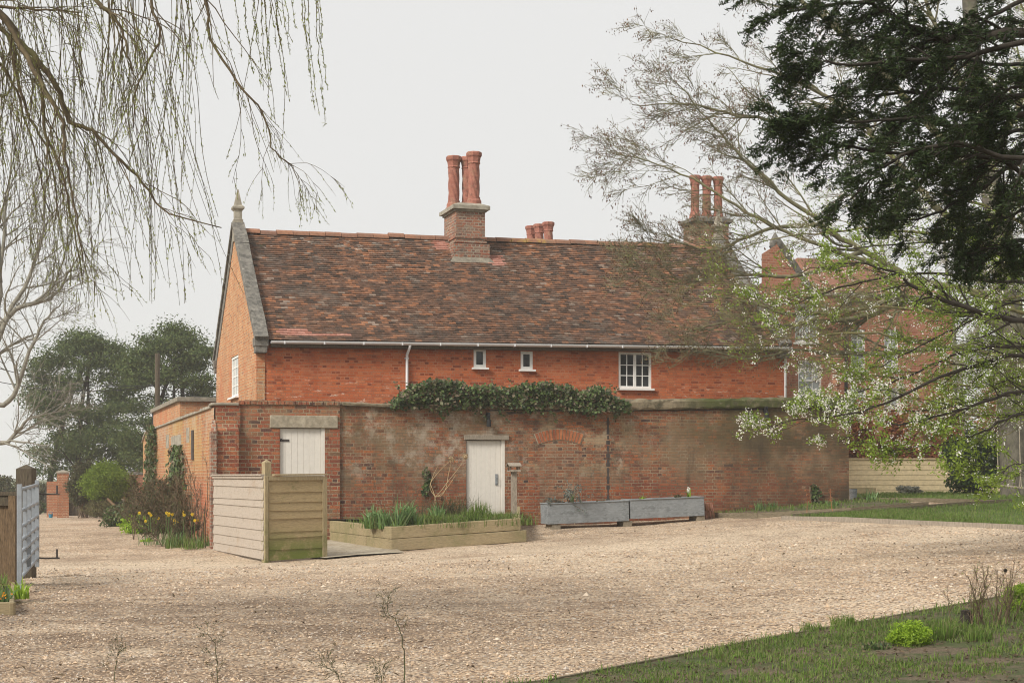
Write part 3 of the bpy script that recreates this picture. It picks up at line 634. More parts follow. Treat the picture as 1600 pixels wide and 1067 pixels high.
# gable parapets with stone coping, kneelers and finials
for gx, side in ((-.03, 'l'), (L-.23, 'r')):
    cp = MB(); z0 = ZE(gx)
    for sgn in (0, 1):
        p0 = np.array([EY-.08 if not sgn else D+.28, z0-.02]); p1 = np.array([D/2, ZR(gx)+.16]); n = 5
        dv = (p1-p0)/np.linalg.norm(p1-p0); nv = np.array([-dv[1], dv[0]])*(1 if not sgn else -1)
        for i in range(n):
            a = p0+(p1-p0)*(i/n)+dv*.008; b = p0+(p1-p0)*((i+1)/n)-dv*.008
            q = [(xx, *(e+nv*h)) for h in (.02, .12) for e in (a, b) for xx in (gx-.04, gx+.27)]
            cp.hexa(np.array(q)+rg(i).normal(0, .006, (8, 3)))
        # parapet upstand under the coping
        q = [(xx, *(e+nv*h)) for h in (-.25, .02) for e in (p0+dv*.1, p1) for xx in (gx+.01, gx+.25)]
        cp.hexa(np.array(q))
    cp.build('gable_coping', 'dark_stone', house, bevel=.008)
    kn = MB(); kn.lathe([(.19, -.30), (.20, -.16), (.23, -.14), (.23, .05), (.2, .06)], (gx+.115, EY+.10, z0), 4, rot=math.pi/4); kn.build('kneeler', 'dark_stone', house, bevel=.01)
    kn = MB(); kn.lathe([(.19, -.30), (.20, -.16), (.23, -.14), (.23, .05), (.2, .06)], (gx+.115, D+.08, z0), 4, rot=math.pi/4); kn.build('kneeler', 'dark_stone', house, bevel=.01)
    f = MB(); cz = ZR(gx)+.02; c = (gx+.115, D/2, cz+.12)
    f.lathe([(.17, -.4), (.17, .16), (.135, .18), (.135, .38)], c, 4, rot=math.pi/4)
    f.lathe([(.135, .38), (.165, .40), (.215, .44), (.215, .48), (.17, .51), (.135, .53), (.025, .93), (.0, .95)], c, 4, rot=math.pi/4)
    f.build('finial', 'stone', house)
# gutter and downpipes
gt = MB(); gx0, gx1 = .30, L-.05
th = np.linspace(math.pi, 2*math.pi, 7)
pr = [(EY-.07+.07*math.cos(t), -.02+.07*math.sin(t)) for t in th]+[(EY-.07+.06*math.cos(t), -.02+.055*math.sin(t)) for t in th[::-1]]
v = np.array([(x, y, ZE(x)+z-.005) for x in (gx0, gx1) for y, z in pr]); n = len(pr); i = np.arange(n); j = (i+1) % n
gt.add(v, np.stack([i, j, j+n, i+n], 1), [tuple(range(n))[::-1]], [tuple(range(n, 2*n))])
for k in range(15): x = gx0+.3+k*.93; gt.box(x, x+.025, EY-.143, EY+.02, ZE(x)-.098, ZE(x)-.03)
gut = gt.build('gutter', 'pipe', house)
MB().add([(.3, EY-.015, ze-.16), (L-.05, EY-.015, ZE(L)-.16), (L-.05, EY-.015, ZE(L)-.02), (.3, EY-.015, ze-.02), (.3, 0, ze-.16), (L-.05, 0, ZE(L)-.16)], [(0, 1, 2, 3), (0, 4, 5, 1)]).build('soffit_board', 'dark_wood', house)
for px in (636, 1227):
    x, _ = HF.on(px, 560, -.06); zt = ZE(x)-.1
    m = MB(); m.tube([(x+.02, EY-.07, zt+.03), (x+.02, EY-.07, zt-.03), (x, -.06, zt-.20), (x, -.06, zt-.4), (x, -.06, base(x)+.3)], .034, 8)
    for z in (zt-.3, zt-1.4): m.box(x-.05, x+.05, -.06, .0, z, z+.03)
    m.build('downpipe', 'pipe', house, smooth=True)
# the big stack astride the ridge
xs0, _ = HF.on(712, 350, 3.0); xs1, _ = HF.on(757, 350, 3.0)
_, zc = HF.on(735, 330, 3.0)
sy0, sy1 = 2.95, 4.15
zbase = ze+(sy0-EY)/(D/2-EY)*(zr-ze)+sl_*xs0
xm = (xs0+xs1)/2; q = .27
ch = stack('chimney', house, xs0, xs1, sy0, sy1, zbase-.3, zc-.02, [(xs1-.22, sy0+.28), (xs0+.2, sy1-.24), (xs1-.2, sy1-.24)], 1.47, .145, bands=[(zbase+.44, zbase+.49, .035), (zc-.72, zc-.67, .03)])
MB().box(xs0-.10, xs1+.10, sy0-.09, sy1+.1, zbase-.35, zbase+.40).build('chimney_base', 'stack', ch, uv=True)
MB().add([(xs0-.22, sy0-.20, zbase-.10), (xs1+.22, sy0-.20, zbase-.10), (xs1+.1, sy0-.08, zbase+.06), (xs0-.1, sy0-.08, zbase+.06)], [(0, 1, 2, 3)]).build('flashing', 'flat_coping', ch)

# ------------------------------------------------------------------ the chimney beyond the ridge
Y2 = 55.0
c0 = P(846, 380, Y2); rear = thing('rear_chimney', 'three distant twisted terracotta pots peeping over the ridge right of the main stack', 'chimney', (c0[0], Y2, 0), RZ)
zt2 = P(850, 349, Y2)[2]
so_ = stack('stack', rear, -.45, .45, -.5, 1.0, G(c0[0], Y2)-.3, zt2-1.6, [(.18, -.22), (.02, .3), (-.12, .78)], 1.47, .15)

# ------------------------------------------------------------------ the taller brick house on the right
TO = P(1190, 740, 44.9); TF = Frame((TO[0], 44.9), RZ)
tall = thing('tall_brick_house', 'taller red brick house with sash windows seen through the blossom branches', 'house', (TO[0], 44.9, 0), RZ)
def trect(a, b, c, d, y=0): (xa, zb), (xb, zt) = TF.on(a, d, y), TF.on(b, c, y); return (xa, xb, zb, zt)
xT1 = TF.on(1322, 500)[0]; xT2 = TF.on(1492, 500)[0]; zT = TF.on(1280, 458)[1]
h1 = [trect(1242, 1281, 475, 535), trect(1247, 1285, 563, 625)]
h2 = [trect(1333, 1356, 514, 578), trect(1385, 1408, 514, 578), trect(1333, 1358, 606, 668), trect(1385, 1410, 606, 668)]
mb = MB(); wall_sheet(mb, [0, xT1], lambda x: TF.g(x, 0)-.3, lambda x: zT, h1, 0, .12)
xa = TF.on(1214, 400)[0]; za = TF.on(1214, 382)[1]; xe = TF.on(1264, 452)[0]
mb.add([(0, 0, zT), (xe, 0, zT), (xa, 0, za), (0, 0, za-.3)], [(0, 1, 2, 3)])
wall_sheet(mb, [xT1, xT2], lambda x: TF.g(x, 0)-.3, lambda x: zT, h2, .12, .12)
mb.add([(xT1, 0, 0), (xT1, .12, 0), (xT1, .12, zT), (xT1, 0, zT)], [(0, 1, 2, 3)]); mb.add([(0, 0, 0), (0, 8, 0), (0, 8, zT), (0, 0, zT)], [(0, 1, 2, 3)]); mb.add([(xT2, .12, 0), (xT2, 8, 0), (xT2, 8, zT), (xT2, .12, zT)], [(0, 1, 2, 3)])
mb.build('wall', 'tall_brick', tall, uv=True)
for h in h1: window(tall, *h, .07, 3, 2, fw=.06, sash=True, glass='curtain_glass')
for h in h2: window(tall, *h, .17, 2, 2, fw=.06, sash=True, glass='curtain_glass')
m = MB(); m.box(xe-.1, xT1, -.06, .1, zT-.06, zT+.04); m.box(xT1+.001, xT2+.1, -.02, .2, zT-.06, zT+.04); m.build('cornice', 'stone', tall)
m = MB(); m.bar((xe+.05, .12, zT+.02), (xa-.02, .12, za+.08), .4, .09, up=(0, 1, 0)); m.lathe([(.16, -.05), (.17, .08), (.03, .34), (0, .36)], (xa, .12, za), 4, rot=.785); m.build('gable_coping', 'dark_stone', tall)
m = MB(); xr = TF.on(1290, 452)[0]; m.add([(xr, .2, zT+.02), (xT2+.1, .2, zT+.02), (xT2-1, 4, zT+1.6), (xr+1.2, 4, zT+1.6), (xr, 8, zT)], [(0, 1, 2, 3), (0, 3, 4)]); MT['tall_roof'] = M('red_tiled_roof', [C(.16,.075,.048),C(.25,.115,.07)], 'noise', 6, .9, stretch=(1,1,6)); m.build('roof', 'tall_roof', tall)
m = MB(); x, _ = TF.on(1322, 550, -.08); m.tube([(x, -.08, zT-.2), (x, -.08, TF.g(x, 0))], .05, 8); m.box(x-.12, x+.12, -.2, .0, zT-.35, zT-.12); m.build('downpipe', 'black', tall)
CF = TF; cc = CF.on(1104, 350, 5.2); wdt = .62
stack('chimney', tall, cc[0]-.58, cc[0]+.58, 4.8, 5.7, 1.0, cc[1]-.05, [(-.40+cc[0], 5.2), (cc[0], 5.2), (cc[0]+.40, 5.2)], 1.42, .13)

# ------------------------------------------------------------------ yard wall (front run)
WA = (-6.1, 32.25); WF = Frame(WA, RZ)
ywall = thing('brick_wall', 'tall weathered brick yard wall with two cream doors', 'wall', (*WA, 0), RZ)
WLn = WF.on(1328, 700)[0]
tp = np.array([WF.on(a, b, .05) for a, b in ((335, 633), (375, 631), (530, 632), (612, 637), (980, 640), (1100, 638), (1328, 634))])
ZT = lambda x: float(np.interp(x, tp[:, 0], tp[:, 1])); ZB = lambda x: WF.g(x, 0)-.3
xP = WF.on(375, 700)[0]; xS = WF.on(531, 700)[0]
def wrect(a, b, c, d, y=0.0): (xa, _), (xb, _) = WF.on(a, d, y), WF.on(b, d, y); zt = WF.on((a+b)/2, c, y)[1]; zb = WF.on((a+b)/2, d, y)[1]; return (xa, xb, zb, zt)
d1 = wrect(437, 508, 668, 862, 0); d2 = wrect(728.5, 789, 687, 817, .05)
d1 = (d1[0], d1[1], WF.g((d1[0]+d1[1])/2, 0)+.02, d1[3]); d2 = (d2[0], d2[1], WF.g((d2[0]+d2[1])/2, 0)+.02, d2[3])
mb = MB(); wall_sheet(mb, [xS]+list(np.linspace(xS+.5, WLn-.3, 14))+[WLn], ZB, ZT, [d2], .05, .14)
xb = WLn; mb.add([(xS, .42, 0), (xb, .42, 0), (xb, .42, ZT(xb)), (xS, .42, ZT(xS))], [(0, 1, 2, 3)])
mb.add([(xb, .05, ZB(xb)), (xb, .42, ZB(xb)), (xb, .42, ZT(xb)), (xb, .05, ZT(xb))], [(0, 1, 2, 3)])
mb.build('wall', 'wall', ywall, uv=True)
mb = MB(); wall_sheet(mb, [xP, xS], ZB, ZT, [d1], 0, .16)
mb.add([(xS, 0, ZB(xS)), (xS, .05, ZB(xS)), (xS, .05, ZT(xS)), (xS, 0, ZT(xS))], [(0, 1, 2, 3)])
mb.add([(0, .42, -.3), (xS, .42, -.3), (xS, .42, ZT(xS)), (0, .42, ZT(0))], [(0, 1, 2, 3)])
ent = mb.build('entrance_wall', 'wall_entrance', ywall, uv=True)
zsh = WF.on(355, 672)[1]
m = MB(); m.box(.03, xP, -.04, .40, ZB(0), ZT(.2)); m.box(-.05, xP-.05, -.17, -.041, ZB(0), zsh)
m.add([(-.05, -.17, zsh), (xP-.05, -.17, zsh), (xP-.06, -.04, zsh+.13), (-.02, -.04, zsh+.13)], [(0, 1, 2, 3)])
m.build('corner_pier', 'wall_entrance', ywall, uv=True)
m = MB(); m.box(-.09, .02, -.24, .05, ZB(0), zsh-.02); m.add([(-.09, -.24, zsh-.02), (.02, -.24, zsh-.02), (.02, .0, zsh+.22), (-.05, .0, zsh+.22)], [(0, 1, 2, 3)]); m.build('buttress', 'stack', ywall, uv=True, label='dark leaning brick buttress edge')
# copings
m = MB(); r_ = rg(5); x = xP-.02
while x < xS: m.box(x, min(x+.105, xS+.06), -.035, .44, ZT(x)-.01+r_.normal(0, .006), ZT(x)+.075+r_.normal(0, .006)); x += .117
m.build('brick_coping', 'wall_entrance', ywall, uv=True, label='row of bricks laid on edge')
m = MB(); m.box(-.06, xP-.03, -.08, .46, ZT(0)-.005, ZT(0)+.05); m.build('pier_cap', 'stone', ywall, bevel=.015)
m = MB(); xs_ = list(np.linspace(xS+.06, WLn-.12, 70)); r_ = rg(8); ct = []
for x in xs_:
    t = WF.on(1000, 625, 0)[1] if False else ZT(x)
    e = r_.normal(0, .010, 4); hh = np.interp(x, [xS, WF.on(612, 630)[0], WF.on(975, 630)[0], WLn], [.05, .08, .22, .22])
    ct.append([(x, -.02+e[0], t-.01), (x, -.045+e[1], t+hh*.12+e[0]), (x, -.05+e[1], t+hh*.72), (x, -.01+e[2], t+hh*.95+e[3]), (x, .4, t+hh+.02+e[3]), (x, .5, t+hh*.4), (x, .45, t-.01)])
v = np.array(ct).reshape(-1, 3); n = 7; f = []
for i in range(len(xs_)-1):
    for j in range(6): f.append((i*n+j, i*n+j+1, (i+1)*n+j+1, (i+1)*n+j))
m.add(v, f, [tuple(range(7))], [tuple(range((len(xs_)-1)*n, len(xs_)*n))[::-1]]); m.build('mossy_coping', 'mossy_coping', ywall, smooth=False)
# ball finial on the far end
bx_, bz_ = WF.on(1306, 619, .2); m = MB(); zt = ZT(bx_)+.2
s = .0
m.lathe([(.24, -.1), (.22, .02), (.13, .10), (.07, .14), (.06, .2), (.085, .22), (.085, .24)]+[(.105*math.sin(t), .335-.105*math.cos(t)) for t in np.linspace(.6, math.pi-.01, 10)], (bx_, .2, zt), 16)
m.build('ball_finial', 'ridge', ywall, smooth=True, label='terracotta ball on the far end')
# doors
def plank_door(d, y, n, name_label):
    m = MB(); x0, x1 = d[0]+.015, d[1]-.02; fw = .06
    xr = x1-fw; w_ = (xr-x0)/n
    for i in range(n): m.box(x0+i*w_+.0025, x0+(i+1)*w_-.0025, y, y+.035, d[2], d[3]-.02)
    m.box(x0, xr, y+.006, y+.03, d[2], d[3]-.021)
    o = m.build('door', 'door', ywall, bevel=.004, label=name_label)
    m = MB(); m.box(xr+.005, d[1]-.001, y-.03, y+.05, d[2], d[3]-.002); m.build('door_jamb', 'door', o)
    return o, x0, xr
D1, xa1, xb1 = plank_door(d1, .05, 7, 'cream plank door under the concrete lintel')
hz = WF.on(445, 688, .05)[1]; m = MB(); m.box(xa1, xa1+.19, .04, .049, hz-.025, hz+.025); m.box(xa1+.01, xa1+.04, .025, .04, hz-.02, hz+.04); m.build('hinge', 'iron', D1)
D2, xa2, xb2 = plank_door(d2, .09, 7, 'cream plank door behind the planter')
hz = WF.on(777, 749, .09)[1]; m = MB(); m.box(xb2-.13, xb2-.075, .075, .089, hz-.12, hz+.12); m.tube([(xb2-.10, .075, hz-.08), (xb2-.10, .035, hz-.07), (xb2-.10, .035, hz+.05), (xb2-.10, .075, hz+.06)], .008, 6); m.build('handle', 'galv', D2)
q = wrect(422, 528, 649, 668.5, -.03); m = MB(); m.box(q[0], q[1], -.03, .155, q[2], q[3]); m.build('lintel', 'concrete', ywall, bevel=.012, label='broad concrete lintel')
q = wrect(727, 793, 681, 687.2, .02); m = MB(); m.box(q[0]-.02, q[1]+.03, .0, .19, q[2], q[3]+.02); m.build('lintel', 'grey_wood', ywall, bevel=.008, label='thin timber lintel')
# filled-in arched opening
xa, zA = WF.on(843, 694, .05); xb, zB = WF.on(904, 694, .05)
m = MB(); m.add([(xa, .046, ZB(xa)), (xb, .046, ZB(xb)), (xb, .046, zB), (xb-.1, .046, zB+.07), ((xa+xb)/2, .046, zB+.12), (xa+.1, .046, zA+.07), (xa, .046, zA)], [(0, 1, 2, 3, 4, 5, 6)]); m.build('blocked_opening', 'wall_infill', ywall, uv=True)
MT['arch'] = M('rubbed_arch_bricks', [C(.30,.10,.05),C(.42,.16,.07),C(.24,.08,.045),C(.36,.12,.05)], 'island', vary=.35, rough=.9)
m = MB(); R = 1.25; cx_ = (xa+xb)/2; half = (xb-xa)/2+.03; a0 = math.asin(half/R); cz_ = zB+.0-R*math.cos(a0)
for i in range(14):
    t0, t1 = -a0+2*a0*(i+.13)/14, -a0+2*a0*(i+.87)/14
    vv = [(cx_+r*math.sin(t), y, cz_+r*math.cos(t)) for y in (.030, .06) for r in (R, R+.23) for t in (t0, t1)]
    m.hexa(np.array(vv))
am = MB(); th_ = np.linspace(-a0*1.02, a0*1.02, 15); am.add([(cx_+r*math.sin(t), .043, cz_+r*math.cos(t)) for r in (R-.01, R+.24) for t in th_], [(i_, i_+1, i_+16, i_+15) for i_ in range(14)]); ao = m.build('relieving_arch', 'arch', ywall, label='shallow arch of orange bricks on edge'); am.build('arch_mortar', 'concrete', ao)
m = MB(); xk, zk = WF.on(950, 652, .05); r_ = rg(2); z = zk
while z > WF.g(xk, 0)+.45: h = .06+r_.uniform(0, .05); ww = r_.uniform(.012, .045); m.box(xk-ww, xk+ww, .046-.002*r_.uniform(), .06, z-h, z); z -= h+r_.choice([0, 0, .03])
m.build('tar_stain', 'iron', ywall, label='dark vertical scar of a lost pipe')
# lights and cable
for px, py, lab in ((762.5, 648, 'black wall light above the cream planter door'), (1196, 637, 'small black wall light at the shaded mossy end of the wall')):
    x, z = WF.on(px, py, 0); p = WF.w(x, .05, z-.05); t = thing('wall_light', lab, 'wall light', p, RZ, 'lights on the yard wall')
    m = MB(); m.box(-.04, .04, -.09, .0, -.05, .10); m.box(-.03, .03, -.12, -.09, .03, .08); m.build('bracket', 'black', t, bevel=.006)
    m = MB(); m.lathe([(.045, 0), (.05, .01), (.05, .15), (.04, .16)], (0, -.11, -.21), 12); m.build('lamp', 'black', t)
    MB().lathe([(.02, 0), (.02, .06)], (0, -.11, -.052), 8).build('swivel', 'black', t)
m = MB(); xs_ = np.linspace(WF.on(764, 640)[0], WF.on(1197, 640)[0], 22); r_ = rg(4)
m.tube(np.array([WF.w(x, .035, ZT(x)-.035+r_.normal(0, .006)) for x in xs_]), .010, 5); m.build('cable', 'black', label='thin black cable running under the coping between the two wall lights', cat='cable')

# ------------------------------------------------------------------ yard wall (side run with the rounded end)
swall = thing('brick_wall', 'orange brick side wall with a rounded end and a blocked doorway by the drive', 'wall', (*WA, 0), RZ)
LS = 18.9; zTs = lambda y: EYE+1.36-.004*y-.30*max(0, (y-17.0)/1.9)**2
dl = [WF.ony(px, 740)[0] for px in (282, 269)]; zd = WF.ony(275, 697)[1]; zlint = WF.ony(275, 680)[1]
zlo = lambda y: WF.g(0, y)-.3
mb = MB(); wall_sheet(mb, list(np.linspace(.02, LS, 30)), zlo, zTs, [(dl[0], dl[1], WF.g(0, dl[0])+.1, zd)], 0, .12, tf=swap)
mb.add([(.36, .43, -.2), (.36, LS, -.2), (.36, LS, zTs(LS)), (.36, .43, zTs(0))], [(0, 1, 2, 3)])
mb.build('wall', 'side_wall', swall, uv=True)
m = MB(); ths = np.linspace(0, math.pi/2, 9); R = 1.3
pts = [(R-R*math.cos(t), LS+R*math.sin(t), zTs(LS)-.25*(1-math.cos(t))-.05*math.sin(t)) for t in ths]+[(4, LS+R, zTs(LS)-.32)]
v = []; 
for x, y, z in pts: v += [(x, y, WF.g(x, y)-.3), (x, y, z)]
m.add(v, [(2*i, 2*i+2, 2*i+3, 2*i+1) for i in range(len(pts)-1)])
pin = [(x+.34*math.cos(t) if i < 9 else x, y-.34*math.sin(t) if i < 9 else y-.34, z) for i, ((x, y, z), t) in enumerate(zip(pts, list(ths)+[0]))]
v = []
for a, b in zip(pts, pin): v += [a, b]
m.add(v, [(2*i, 2*i+2, 2*i+3, 2*i+1) for i in range(len(pts)-1)])
m.build('curved_end', 'side_wall', swall, uv=True)
m = MB(); r_ = rg(6); y = .46
while y < LS: y1 = min(y+.9, LS); e = r_.normal(0, .008); m.hexa(np.array([(xx, yy, (zTs(y) if yy < y+.1 else zTs(y1))+h) for h in (-.005, .05+e) for yy in (y+.005, y1-.005) for xx in (-.05, .42)])); y = y1
m.build('coping', 'stone', swall, bevel=.012)
m = MB(); m.box(.115, .30, dl[0], dl[1], WF.g(0, dl[0])-.2, zd+.01); m.build('blocked_doorway', 'wall_infill', swall, uv=True)
m = MB(); m.box(-.015, .1, dl[0]-.2, dl[1]+.15, zd+.004, zlint); m.build('lintel', 'stone', swall, bevel=.01)
m = MB()
for a, b, c, d in ((296, 291.5, 668, 691), (264, 259.5, 679, 700)): m.box(-.008, .02, WF.ony(a, 700)[0], WF.ony(b, 700)[0], WF.ony((a+b)/2, d)[1], WF.ony((a+b)/2, c)[1])
m.build('mortar_patch', 'stone', swall)
m = MB(); m.box(-.03, .01, WF.ony(303, 700)[0], WF.ony(300.5, 700)[0], WF.ony(302, 718)[1], WF.ony(302, 672)[1]); m.build('tie_bar', 'iron', swall)

# ------------------------------------------------------------------ flat-roofed outhouse behind it
OO = P(281, 740, 47.0); OF = Frame((OO[0], 47.0), RZ); oz = P(281, 627, 47.0)[2]
outh = thing('brick_outhouse', 'low flat roofed brick outhouse rising behind the side wall', 'outhouse', (OO[0], 47.0, 0), RZ)
m = MB(); m.box(0, 5.5, 0, 9.5, -1, oz); m.build('wall', 'gable', outh, uv=True)
m = MB(); m.box(-.1, 5.6, -.1, 9.6, oz, oz+.13); m.build('coping', 'flat_coping', outh, bevel=.01)

# ------------------------------------------------------------------ weatherboard screen
Cn = PG(415, 879); Rn = PG(509, 872); Ln = P(336, 848, 31.7); Ln[2] = G(Ln[0], Ln[1])
topz = EYE-.02
scr = thing('timber_screen', 'waist high corner screen of overlapping boards with a square post in front of the entrance', 'screen', Cn)
def feather(mb, a, b, n, z0a, z0b, z1, rng, out, t=.022):
    """overlapping boards from a to b; out: unit vector to the outer side."""
    fr = np.arange(n+1)/n; fr[1:-1] += rng.normal(0, .11/n, n-1)
    for i in range(n):
        f0, f1 = fr[i], fr[i+1]
        e = rng.normal(0, .006, 4)
        la, lb = z0a+(z1-z0a)*f0-.02+e[0], z0b+(z1-z0b)*f0-.02+e[1]; ha, hb = z0a+(z1-z0a)*f1+.015, z0b+(z1-z0b)*f1+.015
        v = []
        for o0, o1 in ((0, 0), (1, 1)):
            for p, lo, hi in ((a, la, ha), (b, lb, hb)):
                th = .042 if o0 else .024
                tt = .0205 if o0 else .008
                v.append((p[0]+out[0]*th, p[1]+out[1]*th, lo)); v.append((p[0]+out[0]*tt, p[1]+out[1]*tt, hi))
        v = np.array(v); mb.hexa(v[[0, 2, 4, 6, 1, 3, 5, 7]])
def horiz(a, b): d = unit(np.array([b[0]-a[0], b[1]-a[1], 0])); return d, np.array([d[1], -d[0], 0])
dF, oF = horiz(Cn, Rn); dS, oS = horiz(Ln, Cn)
pw = .13
post = MB(); c = Cn+dF*pw*.5-oF*.09; zt = P(422, 722, Cn[1])[2]
v = [c+dF*i*pw/2+np.array([-dF[1], dF[0], 0])*j*pw/2 for j in (-1, 1) for i in (-1, 1)]
post.hexa(np.array([(*p[:2], z) for z in (Cn[2]-.2, zt) for p in v])); 
post.add(np.array([(*p[:2], zt) for p in v]+[(*c[:2], zt+.055)]), [(0, 1, 4), (1, 3, 4), (3, 2, 4), (2, 0, 4)])
post.build('post', 'green_post', scr, world=True, bevel=.006)
m = MB(); a = Cn+dF*.05; feather(m, a, Rn-dF*.09, 8, Cn[2]+.06, Rn[2]+.05, topz-.10, rg(21), oF)
m.build('front_boards', 'green_board', scr, world=True)
m = MB(); m.bar(Cn+np.array([0, 0, -.06])-dF*.005+oF*.03, np.array([*(Cn-dF*.005+oF*.03)[:2], topz-.02]), .07, .055, up=oF); m.bar(Rn-dF*.045+oF*.03+np.array([0, 0, -.05]), np.array([*(Rn-dF*.045+oF*.03)[:2], topz-.02]), .09, .06, up=oF)
m.bar(np.array([*(Cn+dF*.035+oF*.03)[:2], topz-.06]), np.array([*(Rn-dF*.091+oF*.03)[:2], topz-.055]), .055, .08, up=(0, 0, 1))
m.build('frame', 'green_post', scr, world=True, bevel=.004)
m = MB(); m.bar(np.array([*(Cn+dF*pw*1.05+oF*.02)[:2], topz]), np.array([*(Rn+dF*.01+oF*.02)[:2], topz+.01]), .12, .03); m.build('top_rail', 'green_post', scr, world=True, bevel=.004)
m = MB(); feather(m, Ln, Cn-dS*.03, 8, Ln[2]+.03, Cn[2]+.08, topz-.04, rg(22), oS); m.build('side_boards', 'silver_board', scr, world=True)
m = MB(); m.bar(np.array([*(Ln-dS*.03+oS*.02)[:2], topz-.005]), np.array([*(Cn-dS*.04+oS*.02)[:2], topz+.0]), .13, .028)
m.bar(np.array([*(Ln-dS*.01+oS*.03)[:2], topz-.045]), np.array([*(Cn-dS*.04+oS*.03)[:2], topz-.04]), .06, .05); m.build('top_rail', 'silver_board', scr, world=True, bevel=.004)

# ------------------------------------------------------------------ paving and the sleeper planter
Kc = PG(611, 861); Kr = PG(823, 846); Kl = PG(505, 844)
pl = thing('raised_planter', 'long raised planter of two stacked timber sleepers filled with spring greenery', 'planter', Kc)
hP = (861-823)/FPX*Kc[1]
dA, oA = horiz(Kc, Kr); dB, oB = horiz(Kl, Kc)
def sleeper(a, b, z0a, z0b, h, t, name='sleeper', mat='sleeper', parent=pl, off=0):
    d, o = horiz(a, b); nrm = -o
    v = [(*(p+nrm*k)[:2], z) for z_ in (0, h) for k in (off, off+t) for p, z in ((a, z0a+z_), (b, z0b+z_))]
    return MB().hexa(np.array(v)).build(name, mat, parent, world=True, bevel=.012)
h2_ = hP/2
zc = Kc[2]; zr_ = Kr[2]+.0
sleeper(Kc+dA*.0, Kr, zc, zr_, h2_-.004, .14); sleeper(Kc, Kr-dA*.12, zc+h2_, zr_+h2_, h2_, .14)
zl = Kl[2]-.03; mid = Kl+(Kc-Kl)*.66; zm = zl+(zc-zl)*.66
sleeper(Kl, mid-dB*.01, zl, zm, h2_-.004, .14, off=.004); sleeper(mid, Kc-dB*.005, zm, zc, h2_-.004, .14, off=.004); sleeper(Kl, Kc-dB*.005, zl+h2_, zc+h2_, h2_, .14)
Wr = WF.w(WF.on(812, 800)[0], -.05, 0); Wl = WF.w(WF.on(512, 800)[0], -.05, 0)
sleeper(Kr-dA*.14+np.array([0, 0, 0]), Wr, zr_+.01, G(*Wr[:2]), hP-.02, .14)
sp = np.array([Kl[:2], Kc[:2]-oA[:2]*.08, Kr[:2]-dA[:2]*.2-oA[:2]*.05, Wr[:2], Wl[:2]])
nn = len(sp); zs = np.array([zl+hP, zc+hP, zr_+hP, zr_+hP+.05, zl+hP+.1])-.07
MB().add(np.column_stack([sp, zs]), [tuple(range(nn))]).build('soil', 'soil', pl, world=True)
def planter_z(p): # soil height by distance along the planter
    u = np.clip((p[:, :2]-Kl[:2])@dA[:2]/np.linalg.norm(Kr[:2]-Kl[:2]), 0, 1); return zl+hP-.08+(zr_-zl)*u
m = MB(); pv = np.array([PG(507, 874)[:2], PG(560, 869)[:2], PG(632, 865)[:2], Kc[:2]+np.array([.05, .3]), WF.w(WF.on(600, 800)[0], -.05, 0)[:2], WF.w(WF.on(430, 800)[0], -.02, 0)[:2], Rn[:2]+np.array([-.9, 1.4])])
poly_patch(pv, .035, .4, m); m.build('paving_slab', 'slab', kind='structure')

# ------------------------------------------------------------------ bird table
bp = PG(803, 812); bp = np.array([(803-CX)/FPX*31.9, 31.9, 0]); bp[2] = G(bp[0], bp[1])
k = 31.9/FPX
bt = thing('bird_table', 'weathered wooden bird table on a square post beside the cream planter door', 'bird table', bp, .2)
zt_ = EYE+(HY-737)*k-bp[2]
MB().box(-.055, .055, -.055, .055, -.2, zt_).build('post', 'grey_wood', bt, bevel=.006)
m = MB(); m.box(-.115, .115, -.12, .12, zt_, zt_+.025); m.box(-.115, .115, -.135, -.12, zt_+.001, zt_+.045); m.box(-.115, .115, .12, .135, zt_+.001, zt_+.045); m.build('tray', 'grey_wood', bt)
zr2 = zt_+.11
for sx in (-1, 1):
    for sy in (-1, 1): m = MB(); m.box(sx*.085-.011, sx*.085+.011, sy*.10-.011, sy*.10+.011, zt_+.026, zr2); m.build('corner_post', 'dark_wood', bt)
m = MB(); m.hexa(np.array([(x, y, z) for z0 in (0, .015) for x, y, z in ((-.13, -.15, zr2+z0), (.13, -.15, zr2+z0), (-.13, 0, zr2+.06+z0), (.13, 0, zr2+.06+z0))])); m.hexa(np.array([(x, y, z) for z0 in (0, .015) for x, y, z in ((-.13, .002, zr2+.06+z0), (.13, .002, zr2+.06+z0), (-.13, .15, zr2+z0), (.13, .15, zr2+z0))])); m.build('roof', 'grey_wood', bt)

